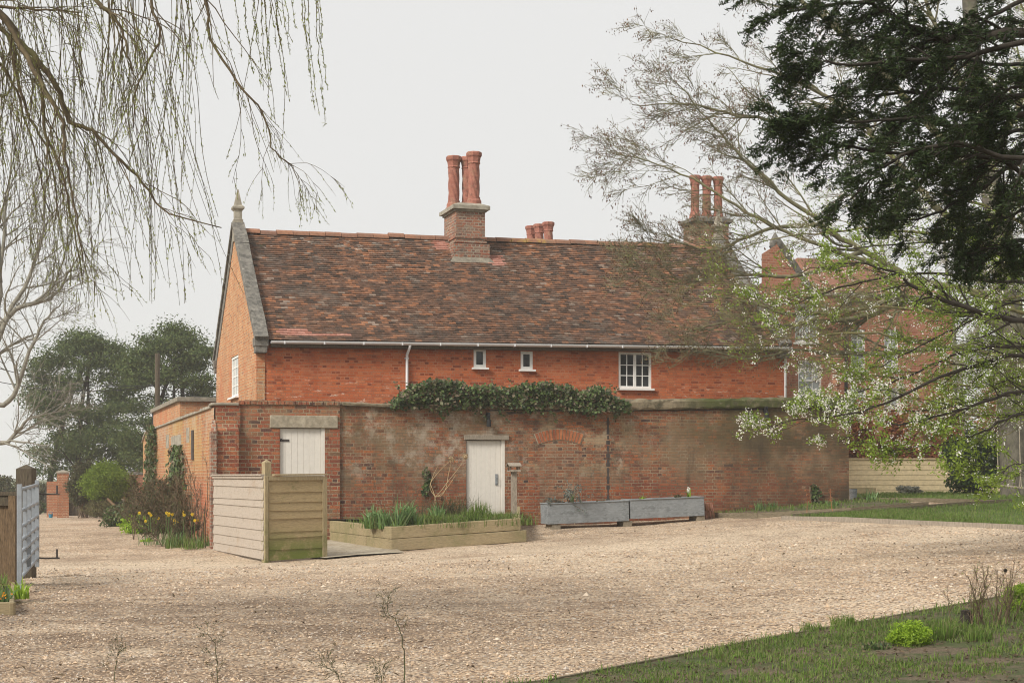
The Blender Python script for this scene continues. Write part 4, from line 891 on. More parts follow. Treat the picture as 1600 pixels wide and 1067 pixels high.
# ------------------------------------------------------------------ galvanised troughs on blocks
MT['trough_soil'] = MT['soil']
def trough(a_px, b_px, yoff, lab):
    (xa, za), (xb, zb) = WF.on(*a_px[:2], yoff), WF.on(*b_px[:2], yoff)
    ha = WF.on(a_px[0], a_px[2], yoff)[1]-za; hb = WF.on(b_px[0], b_px[2], yoff)[1]-zb; h = -(ha+hb)/2
    ang = math.atan2(zb-za, xb-xa); p = WF.w(xa, yoff, za-h)
    t = thing('metal_trough', lab, 'trough', p, RZ, 'galvanised troughs along the wall'); t.rotation_euler = (0, -ang, RZ)
    Lx = (xb-xa)/math.cos(ang); W = .5
    m = MB(); s = .004
    m.box(0, Lx, 0, s, 0, h); m.box(0, Lx, W-s, W, 0, h); m.box(0, s, s, W-s, 0, h); m.box(Lx-s, Lx, s, W-s, 0, h); m.box(s, Lx-s, s, W-s, 0, .01)
    m.build('body', 'galv', t)
    m = MB(); r = .013
    m.tube([(-.005, -.005, h), (Lx+.005, -.005, h)], r, 6); m.tube([(-.005, W, h), (Lx+.005, W, h)], r, 6); m.tube([(-.005, 0, h), (-.005, W, h)], r, 6); m.tube([(Lx+.005, 0, h), (Lx+.005, W, h)], r, 6)
    m.build('rim', 'galv', t)
    MB().add([(s, s, h-.06), (Lx-s, s, h-.06), (Lx-s, W-s, h-.06), (s, W-s, h-.06)], [(0, 1, 2, 3)]).build('soil', 'soil', t)
    return (xa, xb, yoff, za, zb, h)
T1 = trough((857, 787, 819), (983, 782, 813), -.95, 'dull galvanised trough with a grey trailing plant, nearest the bird table')
T2 = trough((985.5, 781, 811), (1101, 776, 804.5), -.95, 'galvanised trough with a white hyacinth, beside the stack of tiles')
for px, ww, lab in ((869, .2, 'concrete block under the bird table end of the first trough'), (981, .2, 'concrete block under the joint of the two troughs'), (1095, .2, 'concrete block under the tile end of the second trough')):
    x, _ = WF.on(px, 815, -.92); T = T1 if px < 984 else T2
    zb_ = T[3]-T[5]+(T[4]-T[3])*(x-T[0])/(T[1]-T[0])
    p = WF.w(x, -.93, 0); g = G(p[0], p[1]); t = MB().box(-ww/2, ww/2, 0, .42, g-.12, zb_-.006)
    o = t.build('concrete_block', 'block', bevel=.008, label=lab, cat='block', group='blocks under the troughs'); o.location = (p[0], p[1], 0); o.rotation_euler = (0, 0, RZ)
# stack of spare tiles
x, _ = WF.on(1108, 800, -.5); p = WF.w(x, -.5, 0); p[2] = G(p[0], p[1]); r_ = rg(9)
ts = thing('tile_stack', 'small stack of spare red clay tiles propped beside the trough', 'tiles', p, RZ)
for lv_, (n_, h_, z_) in enumerate(((11, .17, .0), (9, .17, .178))):
    for i in range(n_):
        m = MB(); dx = -.11+i*.02; e = r_.normal(0, .008); m.hexa(np.array([(dx, -.1+e, z_), (dx+.013, -.1+e, z_), (dx, .15+e, z_), (dx+.013, .15+e, z_), (dx-.03, -.1+e, z_+h_), (dx-.017, -.1+e, z_+h_), (dx-.03, .15+e, z_+h_), (dx-.017, .15+e, z_+h_)])); m.build('tile', 'tile_new' if r_.uniform() < .3 else 'ridge', ts)

# ------------------------------------------------------------------ field gate, its post and the board fence on the left
Y1g, Y2g = 19.3, 22.9
ga = P(30.5, 761, Y1g); gb = P(58, 754, Y2g); gz0a = P(30.5, 918, Y1g)[2]; gz0b = P(58, 884, Y2g)[2]
gt_ = thing('metal_gate', 'open galvanised field gate of grey tubes swung back along the drive', 'gate', (ga[0], ga[1], gz0a))
A0, B0 = ga.copy(), gb.copy()
def gp(u, h): p = A0+(B0-A0)*u; z0 = gz0a+(gz0b-gz0a)*u; z1 = A0[2]+(B0[2]-A0[2])*u; p = p.copy(); p[2] = z0+(z1-z0)*h; return p
gd, go = horiz(A0, B0)
for u in (0, 1):
    m = MB(); m.bar(gp(u, -.01), gp(u, 1.03), .06, .075, up=gd); m.build('stile', 'gate', gt_, world=True, bevel=.006)
for h in (.09, .225, .345, .465, .60, .76, .975):
    m = MB(); m.tube([gp(.012, h), gp(.988, h)], .024, 8); m.build('rail', 'gate', gt_, world=True, smooth=True)
for u in (.26, .50, .75):
    m = MB(); m.bar(gp(u, .09), gp(u, .975), .05, .012, up=gd); m.build('upright', 'gate', gt_, world=True)
for h in (.87, .10): m = MB(); e = gp(1, h); m.tube([e, e+gd*.05+np.array([.10, 0, -.01]), e+np.array([.30, .1, -.01])], .014, 6); m.tube([e+np.array([.26, .1, -.02]), e+np.array([.26, .1, .12])], .014, 6); m.build('hinge_eye', 'iron', gt_, world=True)
def sqpost(px0, px1, ytop, ybase, Y, mat, label, rz=0):
    c = P((px0+px1)/2, ytop, Y); g = G(c[0], Y); w_ = (px1-px0)/FPX*Y/2; zt = c[2]
    t = MB().box(-w_, w_, -w_, w_, g-.3, zt-.07); t.add([(-w_, -w_, zt-.07), (w_, -w_, zt-.07), (w_, w_, zt-.07), (-w_, w_, zt-.07), (0, 0, zt)], [(0, 1, 4), (1, 2, 4), (2, 3, 4), (3, 0, 4)])
    o = t.build('gate_post', mat, bevel=.008, label=label, cat='post'); o.location = (c[0], Y, 0); o.rotation_euler = (0, 0, rz); return o
sqpost(28.5, 53.5, 725, 905, 23.5, 'dark_wood', 'dark square gate post with a pointed top behind the metal gate')
fz = EYE+(HY-768)/FPX*20.4; fx1 = (27-CX)/FPX*20.4; 
bf = thing('board_fence', 'dark brown board fence with a capping rail at the left edge', 'fence', (fx1, 20.4, G(fx1, 20.4)))
m = MB(); 
for i in range(22): x = fx1-.12-.14*i; m.box(x-.135, x, 20.44, 20.462, G(x, 20.4)-.05, fz-.05)
m.build('boards', 'brown_board', bf, world=True)
m = MB(); m.box(fx1-3.2, fx1, 20.38, 20.50, fz-.05, fz); m.box(fx1-3.2, fx1-.11, 20.40, 20.439, fz-.18, fz-.055); m.build('rail', 'dark_wood', bf, world=True)
m = MB(); m.box(fx1-.11, fx1-.02, 20.38, 20.48, G(fx1, 20.4)-.2, fz-.052); m.build('post', 'brown_board', bf, world=True)
# low bed with timber edging in front of it
Bc = PG(22, 962); Bs = PG(26, 888); Bl = Bc+np.array([-3.4, .35, 0])
be = thing('edged_bed', 'low flower bed with pale timber edging under the board fence', 'flower bed', Bc)
eh = .145
sleeper(Bl, Bc, G(*Bl[:2]), Bc[2], eh, .05, 'edging_board', 'sleeper', be); sleeper(Bc, Bs, Bc[2], Bs[2], eh, .05, 'edging_board', 'sleeper', be)
m = MB(); m.add([(*Bl[:2], G(*Bl[:2])+.1), (*(Bc+np.array([-.04, .05, 0]))[:2], Bc[2]+.1), (*(Bs+np.array([-.04, 0, 0]))[:2], Bs[2]+.1), (Bs[0]-3.2, Bs[1]+.4, Bs[2]+.1)], [(0, 1, 2, 3)]); m.build('soil', 'soil', be, world=True)

# ------------------------------------------------------------------ far left: gate piers, wall, pole and wires
Yp = 67.0
pp = P(98.5, 808, Yp); pp[2] = G(pp[0], Yp)
pier = thing('brick_pier', 'orange brick gate pier with a flat cap beside the dark drive gate', 'gate pier', pp, .25)
MT['pier'] = brick('pier_brick', [C(.24,.09,.05),C(.34,.125,.06),C(.28,.10,.05)], C(.46,.34,.22))
zt_ = P(98, 739, Yp)[2]-pp[2]; MB().box(-.24, .24, -.24, .24, -.3, zt_).build('shaft', 'pier', pier, uv=True)
m = MB(); m.box(-.28, .28, -.28, .28, zt_, zt_+.07); m.add([(-.28, -.28, zt_+.07), (.28, -.28, zt_+.07), (.28, .28, zt_+.07), (-.28, .28, zt_+.07), (0, 0, zt_+.14)], [(0, 1, 4), (1, 2, 4), (2, 3, 4), (3, 0, 4)]); m.build('cap', 'stone', pier)
a = P(83, 752, Yp+1.0); t = MB().box(-.25, .27, -.1, .3, G(a[0], Yp+1)-.3, a[2]); o = t.build('pier_wing_wall', 'pier', uv=True, label='short lower brick wall just left of the gate pier', cat='wall'); o.location = (a[0], Yp+1, 0)
a = P(119, 770, Yp+.2); gz_ = G(a[0], Yp); dg = thing('drive_gate', 'dark timber drive gate hinged on the brick pier', 'gate', (a[0], Yp+.1, gz_))
m = MB()
for i in range(10): m.box(-.33+i*.14, -.33+i*.14+.132, 0, .03, .05, a[2]-gz_+.08*math.sin(i*.5))
m.build('boards', 'dark_wood', dg)
m = MB(); m.box(-.33, 1.06, .031, .07, .25, .37); m.box(-.33, 1.06, .031, .07, .8, .92); m.build('rails', 'dark_wood', dg)
p = PG(110, 806); m = MB(); m.lathe([(.06, 0), (.08, .02), (.09, .15), (.10, .16), (.08, .16)], (0, 0, 0), 14); m.tube([(-.09, 0, .15), (-.06, 0, .25), (.06, 0, .25), (.09, 0, .15)], .01, 5)
o = m.build('bucket', 'blue', label='small blue bucket at the foot of the dark drive gate', cat='bucket'); o.location = p; o.location[1] = Yp-.4; o.location[2] = G(p[0], Yp-.4)
a = P(182, 741, 63.5); b = P(240, 741, 58); fw_ = thing('far_brick_wall', 'low dark brick wall half hidden behind the round green bush', 'wall', (a[0], a[1], 0))
m = MB(); m.bar((a[0], a[1], (a[2]-.8)/2-.1), (b[0], b[1], (a[2]-.8)/2-.1), .3, a[2]+1.0); m.build('wall', 'tall_brick', fw_, world=True, uv=True)
m = MB(); m.bar((a[0], a[1], a[2]+.06), (b[0], b[1], a[2]+.06), .4, .1); m.build('coping', 'dark_stone', fw_, world=True)
pol = P(246, 553, 64); gp_ = G(pol[0], 64)
up = thing('utility_pole', 'plain wooden utility pole standing before the dark yews', 'pole', (pol[0], 64, gp_))
MB().lathe([(.13, -.3), (.10, pol[2]-gp_), (.09, pol[2]-gp_+.02)], (0, 0, 0), 10).build('shaft', 'dark_wood', up, smooth=False)
m = MB(); m.box(-.20, -.10, -.06, .06, 2.4, 4.3); m.build('conduit', 'black', up)
for k, (pa, pb, lab) in enumerate((((-60, 556, 60), (246, 601, 64), 'upper overhead wire sagging to the utility pole'), ((-60, 582, 60), (246, 601.5, 64), 'lower overhead wire sagging to the utility pole'), ((246, 601, 64), (420, 607, 60), 'overhead wire from the utility pole towards the house'))):
    a, b = P(*pa), P(*pb); u = np.linspace(0, 1, 16)[:, None]; q = a+(b-a)*u; q[:, 2] -= .45*4*(u*(1-u))[:, 0]
    MB().tube(q, .014, 4).build('overhead_wire', 'black', label=lab, cat='wire', group='overhead wires')
# prop leaning on the bush
a, b = P(168, 779, 57), P(199, 808, 56.5); b[2] = G(b[0], 56.5); MB().tube([a, b], .05, 6).build('wooden_prop', 'brown_board', label='bare wooden prop leaning against the round green bush', cat='prop')

# ------------------------------------------------------------------ right side: beds, edgings, lawns, board fence, planter, swing
def edge(name, pts, h, w_, mat, label):
    o = MB()
    for a, b in zip(pts[:-1], pts[1:]):
        n = max(1, int(np.linalg.norm(b-a)/1.2))
        for i in range(n):
            p, q = a+(b-a)*i/n, a+(b-a)*(i+1)/n; p = np.array([p[0], p[1], G(p[0], p[1])+h/2-.03]); q = np.array([q[0], q[1], G(q[0], q[1])+h/2-.03]); o.bar(p, q, w_, h)
    return o.build(name, mat, label=label, cat='edging')
E1 = [PG(1222, 813)[:2], PG(1420, 820)[:2], PG(1602, 828)[:2], np.array([13.5, 21.0])]
edge('timber_edging', E1, .12, .05, 'grey_wood', 'pale timber edging between the gravel and the front lawn')
E2 = [PG(1238, 812)[:2], PG(1400, 801)[:2], PG(1580, 788)[:2]]
edge('timber_edging', E2, .15, .05, 'edging', 'dark timber edging along the near side of the gravel path')
E3 = [PG(1112, 808)[:2], PG(1185, 809)[:2], PG(1330, 801)[:2], PG(1450, 792)[:2]]
edge('timber_edging', E3, .14, .05, 'edging', 'dark timber edging of the bed under the yard wall')
E4 = [PG(1335, 783)[:2], PG(1450, 784)[:2], PG(1580, 788)[:2]]
edge('timber_edging', E4, .12, .05, 'edging', 'dark timber edging along the far lawn')
lawn1 = [E1[0]+np.array([.1, .08]), E1[1]+np.array([0, .05]), E1[2]+np.array([0, .05]), E1[3], np.array([22, 21]), np.array([22, 38]), E2[2]+np.array([1.5, .2]), E2[2], E2[1], E2[0]+np.array([.35, -.02])]
m = MB(); poly_patch(lawn1, .045, .5, m); m.build('lawn', 'lawn', kind='structure', smooth=True)
lawn2 = [E4[0]+np.array([.05, .05]), E4[1]+np.array([0, .05]), E4[2]+np.array([0, .05]), E4[2]+np.array([9, .5]), np.array([23, 44]), P(1330, 700, 44)[:2]]
m = MB(); poly_patch(lawn2, .04, .6, m); m.build('lawn', 'lawn', kind='structure', smooth=True)
bed = [E3[0], E3[1], E3[2], E3[3], E4[0]+np.array([.6, -.05]), E4[0], WF.w(WLn, .0, 0)[:2], WF.w(WF.on(1112, 800)[0], 0, 0)[:2]]
m = MB(); poly_patch(bed, .05, .4, m); m.build('soil_bed', 'bank_soil', kind='structure', smooth=True)
# pale horizontal board fence
FYr = 43.0
f0 = P(1322, 720, FYr); f1 = P(1640, 720, FYr); zf = EYE+(HY-718)/FPX*FYr
pf = thing('board_fence', 'new pale timber fence of wide horizontal boards beyond the lawn', 'fence', (f0[0], FYr, 0))
nb = 7; zb_ = EYE+(HY-772)/FPX*FYr
for j in range(nb):
    m = MB(); r_ = rg(j+30); x = f0[0]; z0 = zb_+(zf-zb_)*j/nb; z1 = zb_+(zf-zb_)*(j+1)/nb
    while x < f1[0]: x1 = x+1.8; m.hexa(np.array([(x, FYr-.022, z0-.012), (x1-.004, FYr-.022, z0-.012), (x, FYr-.004, z0-.012), (x1-.004, FYr-.004, z0-.012), (x, FYr-.012, z1+.01), (x1-.004, FYr-.012, z1+.01), (x, FYr, z1+.01), (x1-.004, FYr, z1+.01)])); x = x1
    m.build('board', 'pale_board', pf, world=True)
m = MB(); x = f0[0]
while x < f1[0]: m.box(x, x+.09, FYr+.01, FYr+.1, zb_-.5, zf-.02); x += 1.8
m.build('posts', 'pale_board', pf, world=True)
m = MB(); m.box(f0[0], f1[0], FYr-.06, FYr+.12, zf+.012, zf+.04); m.build('capping', 'pale_board', pf, world=True)
a = PG(1349, 775); m = MB(); w_ = 20/FPX*a[1]; hh = 13/FPX*a[1]
pb = thing('planter_box', 'small square timber planter box against the pale fence by the wall end', 'planter', a, .05)
for i, (x0, x1, y0, y1) in enumerate(((-w_, w_, 0, .05), (-w_, w_, .55, .6), (-w_, -w_+.05, .051, .549), (w_-.05, w_, .051, .549))): MB().box(x0, x1, y0, y1, -.1, hh).build('board', 'sleeper', pb)
MB().box(-w_+.05, w_-.05, .05, .55, -.05, hh-.04).build('soil', 'soil', pb)
a = PG(1333, 781); m = MB(); m.lathe([(.07, 0), (.09, .02), (.10, .27), (.11, .28), (.09, .28), (.08, .2)], (0, 0, 0), 14); o = m.build('metal_bucket', 'galv', label='little grey metal bucket at the corner of the yard wall', cat='bucket'); o.location = a
b0, b1 = PG(1378, 772), PG(1452, 770); edge('timber_edging', [b0[:2], b1[:2]], .2, .06, 'edging', 'low dark timber edging below the silver lavender')
# swing
Ysw = 36.5; s0, s1 = P(1556, 757, Ysw), P(1598, 762, Ysw-.2)
sw = thing('rope_swing', 'plank swing hanging on two ropes before the laurel', 'swing', (s0[0], Ysw, s0[2]))
m = MB(); dd = unit(s1-s0); m.bar(s0-dd*.06, s1+dd*.06, .17, .04); m.build('seat', 'grey_wood', sw, world=True, bevel=.006)
for q in (s0+dd*.05, s1-dd*.05):
    top = q+np.array([-.05, .1, 3.12]); m = MB(); m.tube([q+np.array([-.0, -.07, 0]), q+np.array([0, 0, .33]), q+np.array([0, .07, 0])], .011, 5); m.tube([q+np.array([0, 0, .33]), (q+top)/2+np.array([.01, 0, 0]), top], .012, 5)
    m.lathe([(.012, 0), (.028, .02), (.028, .06), (.012, .09)], q+np.array([0, 0, .33]), 8); m.build('rope', 'rope', sw, world=True)
SWTOP = s0+np.array([0, .1, 4.3])

# ------------------------------------------------------------------ trees: shared pieces
def limb(mb, pts, r0, r1, k=7, n=None, rng=None, wob=.0):
    q = spline(pts, n or max(8, len(pts)*4))
    if rng is not None and wob: q = q+rng.normal(0, wob, q.shape)
    r = r1+(r0-r1)*(1-np.linspace(0, 1, len(q)))**1.1
    mb.tube(q, r, k); return q, r
def PX(pts): return np.array([P(*p) for p in pts])

# weeping willow whose crown hangs in from the left
wt = thing('willow_tree', 'weeping willow hanging its budding twigs into the upper left', 'tree', (-9.2, 13.0, G(-9.2, 13)))
m = MB(); limb(m, [(-9.2, 13, -.3), (-9.25, 13, 2), (-9.1, 12.9, 4.2), (-8.7, 12.7, 6.2)], .38, .22, 12); m.build('trunk', 'bark_grey', wt, world=True)
r_ = rg(41); lm = MB(); tw = MB(); lv = MB(); tips = []; over = []
for e in ((-5.9, 10.6, 6.3), (-4.3, 11.5, 6.6), (-3.0, 12.2, 6.3), (-2.0, 12.8, 6.0), (-4.9, 14.3, 6.9), (-3.2, 15.0, 6.9), (-6.5, 12.4, 6.8), (-2.4, 11.2, 5.6)):
    e = np.array(e); s = np.array([-8.8, 12.75, 5.6]); mid = (s+e)/2+np.array([0, 0, 1.2])
    over.append(limb(lm, [s, mid, e], .11, .02, 6))
vis = [([(-330, -60, 12.5), (-120, -60, 12.2), (0, 22, 12), (33, 68, 12), (58, 92, 12), (90, 140, 12), (107, 187, 12), (145, 205, 12), (182, 243, 12), (228, 292, 12), (262, 332, 12), (345, 356, 12)], .036, .004),
       ([(-200, -80, 11.6), (-20, 5, 11.6), (30, 68, 11.6), (75, 150, 11.5), (98, 200, 11.5), (101, 250, 11.4), (118, 330, 11.4), (130, 410, 11.4)], .026, .005),
       ([(-100, -20, 12.6), (0, 45, 12.6), (20, 72, 12.6), (27, 120, 12.6), (45, 182, 12.6), (75, 232, 12.6), (85, 285, 12.6), (95, 360, 12.6)], .022, .004),
       ([(80, -90, 11), (150, 2, 11), (176, 22, 11), (194, 58, 11), (205, 110, 11)], .02, .006), ([(-40, -10, 12), (0, 10, 12), (70, 15, 12), (130, 22, 12)], .016, .005),
       ([(230, -120, 12), (235, 0, 12), (250, 60, 12), (215, 130, 12), (208, 200, 12)], .014, .005), ([(300, -120, 12), (322, 0, 12), (330, 60, 12), (375, 135, 12), (410, 175, 12), (428, 235, 12), (458, 258, 12)], .014, .004),
       ([(30, 68, 12), (62, 120, 12), (70, 200, 12), (95, 270, 12), (110, 330, 12), (128, 430, 12)], .018, .005), ([(-60, 80, 12), (0, 150, 12), (25, 115, 12)], .012, .004), ([(-40, 60, 12.3), (0, 98, 12.3), (28, 150, 12.3), (60, 260, 12.3), (75, 330, 12.3)], .014, .004)]
seen = []
for pts, a, b in vis: seen.append(limb(lm, PX(pts), a, b, 7, rng=r_, wob=.006))
for q, r in seen: sprout(tw, q, r, [(16, .85, .6, .10, (.02, 0, -.12), .4, 4, .12), (4, .45, .45, .12, (.0, 0, -.2), .6, 3, .2, .0022)], r_, tips, 0, None, .0055)
env = lambda px: float(np.interp(px, [-60, 60, 130, 170, 225, 245, 285, 315, 350, 395, 425, 460, 500, 512], [450, 462, 488, 490, 478, 420, 345, 330, 305, 290, 270, 215, 190, 195]))
for _ in range(460):
    q, r = over[r_.integers(len(over))]; i = r_.integers(4, len(q)); p = q[i].copy()
    px = CX+p[0]/p[1]*FPX
    Ls = p[2]-(EYE+(HY-env(px+15))/FPX*p[1])
    if Ls < .5: continue
    if px > 250 and r_.uniform() < .5: continue
    Ls *= r_.choice([r_.uniform(.35, .8), r_.uniform(.8, 1.0), 1.0])
    d = np.array([r_.normal(.12, .12), r_.normal(0, .12), -1.0]); n = 14
    w_ = walk(p, d, Ls, n, r_, .05, np.array([-.004, 0, -.03])); tw.tube(w_, np.linspace(.0042, .002, n+1), 3, cap=False); tips.append(w_)
    if r_.uniform() < .5:
        j = r_.integers(3, 10); w2 = walk(w_[j], np.array([r_.normal(.1, .2), r_.normal(0, .2), -1]), Ls*.4, 8, r_, .06, np.array([0, 0, -.04])); tw.tube(w2, np.linspace(.0034, .0018, 9), 3, cap=False); tips.append(w2)
for px_, py_, Yq in ((432, 75, 12.6), (440, 40, 12.4), (447, 150, 12.6), (455, 66, 12.2), (462, 45, 12.6), (425, 190, 12.5), (430, 195, 12.3), (452, 85, 12.5), (485, 115, 12.4), (492, 175, 12.5), (497, 178, 12.4), (505, 60, 12.6), (509, 196, 12.5), (512, 140, 12.5), (395, 120, 12.3), (404, 65, 12.5), (378, 90, 12.6), (412, 140, 12.2)):
    p1 = P(px_, py_, Yq); w_ = spline([p1+np.array([-.10, 0, max(1.1, 5.7-p1[2])]), p1+np.array([-.07, .02, .5*max(1.1, 5.7-p1[2])]), p1], 16)+r_.normal(0, .006, (16, 3)); tw.tube(w_, np.linspace(.0042, .002, 16), 3, cap=False); tips.append(w_); tips.append(w_)
long_ = [t for t in tips if np.linalg.norm(t[-1]-t[0]) > .6]
c, a = on_lines(long_, 40, r_, .10, .006); lv.leaves(c, .031, r_, .26, axis=a*1.2+np.array([0, 0, -.1]), fold=.05)
c, a = on_lines([t for t in tips if np.linalg.norm(t[-1]-t[0]) <= .6], 9, r_, .2, .004); lv.leaves(c, .027, r_, .26, axis=a*1.2, fold=.05)
lm.build('limbs', 'bark_willow', wt, world=True, smooth=True); tw.build('twigs', 'bark_willow', wt, world=True); lv.build('leaves', 'willow_leaf', wt, world=True)

# big bare tree with seed clusters, on the right
tb = PG(1592, 776); YB = 39.0; tb = P(1592, 740, YB); tb[2] = G(tb[0], YB)
at = thing('bare_tree', 'big grey trunked bare tree with lichened limbs and hanging brown seed clusters on the right', 'tree', tb)
m = MB(); tq, tr = limb(m, [tb+np.array([0, 0, -.3]), tb+np.array([.0, 0, .3]), P(1584, 640, YB), P(1577, 500, YB), P(1565, 380, YB), P(1540, 250, YB), P(1520, 80, YB), P(1510, -120, YB)], .50, .16, 14, 26); m.build('trunk', 'bark_grey', at, world=True, smooth=True)
r_ = rg(52); lm = MB(); tw = MB(); kv = MB(); tips = []
ash = [([(1577, 520, 39), (1500, 480, 38), (1440, 468, 37.6), (1395, 478, 37.3), (1340, 497, 37), (1262, 504, 36.8), (1200, 512, 36.6), (1130, 505, 36.5), (1070, 520, 36.5)], .11, .014),
       ([(1577, 500, 39), (1470, 482, 38), (1400, 470, 37.5), (1320, 486, 37), (1230, 490, 36.4), (1160, 470, 36.2), (1090, 462, 36)], .10, .015),
       ([(1570, 460, 39), (1440, 440, 38), (1350, 392, 37.6), (1283, 350, 37.3), (1208, 290, 37), (1146, 232, 36.8), (1100, 178, 36.6), (1050, 120, 36.5)], .095, .010),
       ([(1440, 440, 38), (1310, 395, 37), (1200, 350, 36.5), (1120, 302, 36.3), (1040, 262, 36.2), (965, 240, 36)], .06, .008),
       ([(1566, 400, 39), (1470, 330, 38.5), (1400, 250, 38), (1325, 175, 37.8), (1240, 125, 37.6), (1150, 92, 37.5), (1045, 60, 37.4)], .10, .010),
       ([(1325, 175, 37.8), (1240, 190, 37.4), (1160, 182, 37.2), (1080, 165, 37), (985, 165, 37)], .06, .010),
       ([(1545, 300, 39), (1420, 160, 38.5), (1320, 60, 38), (1200, -30, 37.6), (1060, -60, 37.4)], .12, .02),
       ([(1530, 200, 39), (1470, 60, 39), (1420, -80, 39)], .10, .03), ([(1540, 280, 39), (1620, 100, 39), (1660, -60, 39)], .10, .03),
       ([(1577, 540, 39), (1450, 545, 38), (1350, 555, 37.4), (1250, 545, 37), (1170, 560, 36.6), (1080, 540, 36.5)], .08, .010),
       ([(1586, 600, 39), (1592, 560, 37.8), (1578, 551, 36.6), (1535, 553, 35.9)], .09, .03), ([(1283, 350, 37.3), (1190, 360, 36.8), (1120, 390, 36.6), (1050, 380, 36.4), (1010, 372, 36.4)], .05, .008),
       ([(1350, 392, 37.6), (1260, 430, 37), (1160, 430, 36.6), (1080, 440, 36.5), (1010, 430, 36.4)], .06, .008)]
SP = [(20, 2.0, .65, .10, (-.05, 0, .02), .5, 4, .22), (8, .85, .6, .12, (-.02, 0, .05), .55, 3, .15), (4, .38, .6, .12, (0, 0, .04), .6, 3, .15, 0)]
SP[2] = (6, .42, .6, .12, (0, 0, .03), .6, 3, .1, .0055)
for pts, a, b in ash:
    q, r = limb(lm, PX(pts), a, b, 8, rng=r_, wob=.02); sprout(tw, q, r, SP, r_, tips, 0, np.array([-.35, 0, 0])); tips.append(q[-5:])
ends = np.array([t[-1] for t in tips]); px = CX+ends[:, 0]/ends[:, 1]*FPX
sel = ends[(r_.uniform(0, 1, len(ends)) < .5) & (px < 1330)]
c = (sel[:, None]+r_.normal(0, .03, (len(sel), 3, 3))+np.array([0, 0, -.05])).reshape(-1, 3); kv.leaves(c, .065, r_, .4, axis=np.array([0, 0, -1.]))
lm.build('limbs', 'bark_lichen', at, world=True, smooth=True); tw.build('twigs', 'bark_lichen', at, world=True); kv.build('seed_clusters', 'ash_key', at, world=True)

# blossoming plum reaching in from the right
bt_ = np.array([9.6, 22.0, 0]); bt_[2] = G(9.6, 22)
pt = thing('blossom_tree', 'plum tree in white blossom and fresh lime leaves reaching in front of the wall end', 'tree', bt_)
m = MB(); limb(m, [bt_+np.array([0, 0, -.3]), bt_+np.array([-.1, 0, 1.2]), bt_+np.array([-.5, 0, 2.6]), bt_+np.array([-.6, .1, 4.6])], .22, .10, 10); m.build('trunk', 'bark_dark', pt, world=True)
r_ = rg(63); lm = MB(); tw = MB(); lf = MB(); bl = MB(); tips = []; heavy = []
Bt = (1810, 600, 22)
plum = [([Bt, (1680, 520, 21.5), (1600, 502, 21), (1540, 492, 20.8), (1470, 466, 20.6), (1425, 447, 20.5), (1395, 425, 20.4), (1330, 412, 20.3), (1250, 425, 20.2)], .055, .006, 0),
        ([Bt, (1700, 580, 21.8), (1600, 556, 21.5), (1520, 572, 21.3), (1440, 600, 21), (1380, 632, 20.8), (1310, 650, 20.6), (1250, 655, 20.5), (1200, 668, 20.4)], .04, .004, 1),
        ([Bt, (1700, 630, 21.8), (1600, 612, 21.4), (1500, 640, 21), (1420, 660, 20.8), (1360, 668, 20.6), (1310, 690, 20.5)], .035, .004, 1),
        ([Bt, (1690, 560, 22.5), (1590, 540, 22.3), (1500, 552, 22), (1420, 588, 21.8), (1350, 610, 21.6), (1285, 625, 21.4)], .035, .004, 1),
        ([Bt, (1700, 680, 21.6), (1600, 650, 21.4), (1540, 672, 21), (1480, 690, 20.8), (1410, 700, 20.6), (1370, 706, 20.5)], .025, .004, 0),
        ([(1810, 520, 22), (1680, 450, 22), (1560, 440, 21.8), (1440, 425, 21.6), (1330, 445, 21.4), (1250, 470, 21.2), (1200, 480, 21)], .035, .004, 1),
        ([(1810, 520, 22), (1690, 470, 22.4), (1590, 470, 22.4), (1480, 520, 22.2), (1400, 560, 22), (1330, 590, 21.8)], .03, .004, 0), ([(1810, 440, 22), (1700, 420, 23), (1600, 430, 23), (1530, 470, 23), (1470, 510, 23)], .03, .004, 0), ([(1810, 520, 22), (1700, 540, 23), (1620, 580, 23), (1550, 600, 23), (1490, 610, 23)], .03, .004, 0),
        ([Bt, (1690, 710, 21.4), (1600, 722, 21), (1560, 733, 20.8), (1500, 722, 20.6)], .014, .003, 0),
        ([(1810, 440, 22), (1690, 380, 22), (1580, 400, 21.8), (1470, 380, 21.6), (1360, 385, 21.4), (1260, 400, 21.2)], .035, .004, 0),
        ([(1810, 440, 22), (1690, 300, 22), (1600, 330, 22), (1500, 360, 22), (1400, 350, 22)], .03, .004, 0),
        ([(1810, 560, 22), (1680, 600, 22.6), (1560, 620, 22.4), (1450, 640, 22.2), (1350, 645, 22)], .03, .004, 1)]
for pts, a, b, hv in plum:
    q, r = limb(lm, PX(pts), a, b, 6, rng=r_, wob=.012); tt = []
    sprout(tw, q, r, [(22, .95, .7, .10, (-.05, 0, .0), .45, 4, .15), (6, .38, .7, .12, (0, 0, .05), .6, 3, .15, .0028)], r_, tt, 0, np.array([-.4, 0, 0])); tips += tt+[q[len(q)//2:]]
    if hv: heavy += tt+[q[len(q)//2:]]*3
def flowers(c, rng, n=6, s=.0185):
    c = np.repeat(c, n, 0)+rng.normal(0, .022, (len(c)*n, 3)); bl.leaves(c, s*1.25, rng, .85, np.array([-.3, -.8, .3]), .9, fold=.2)
c, a = on_lines(heavy, 8, r_, .25, .02); px = CX+c[:, 0]/c[:, 1]*FPX; py = HY-(c[:, 2]-EYE)/c[:, 1]*FPX
pr = np.where((px < 1440) & (py > 590), .46, .15)*np.where(px > 1500, .5, 1); k = r_.uniform(0, 1, len(c)) < pr*(.3+1.2*vnoise(px, py, .03, 9)); flowers(c[k], r_)
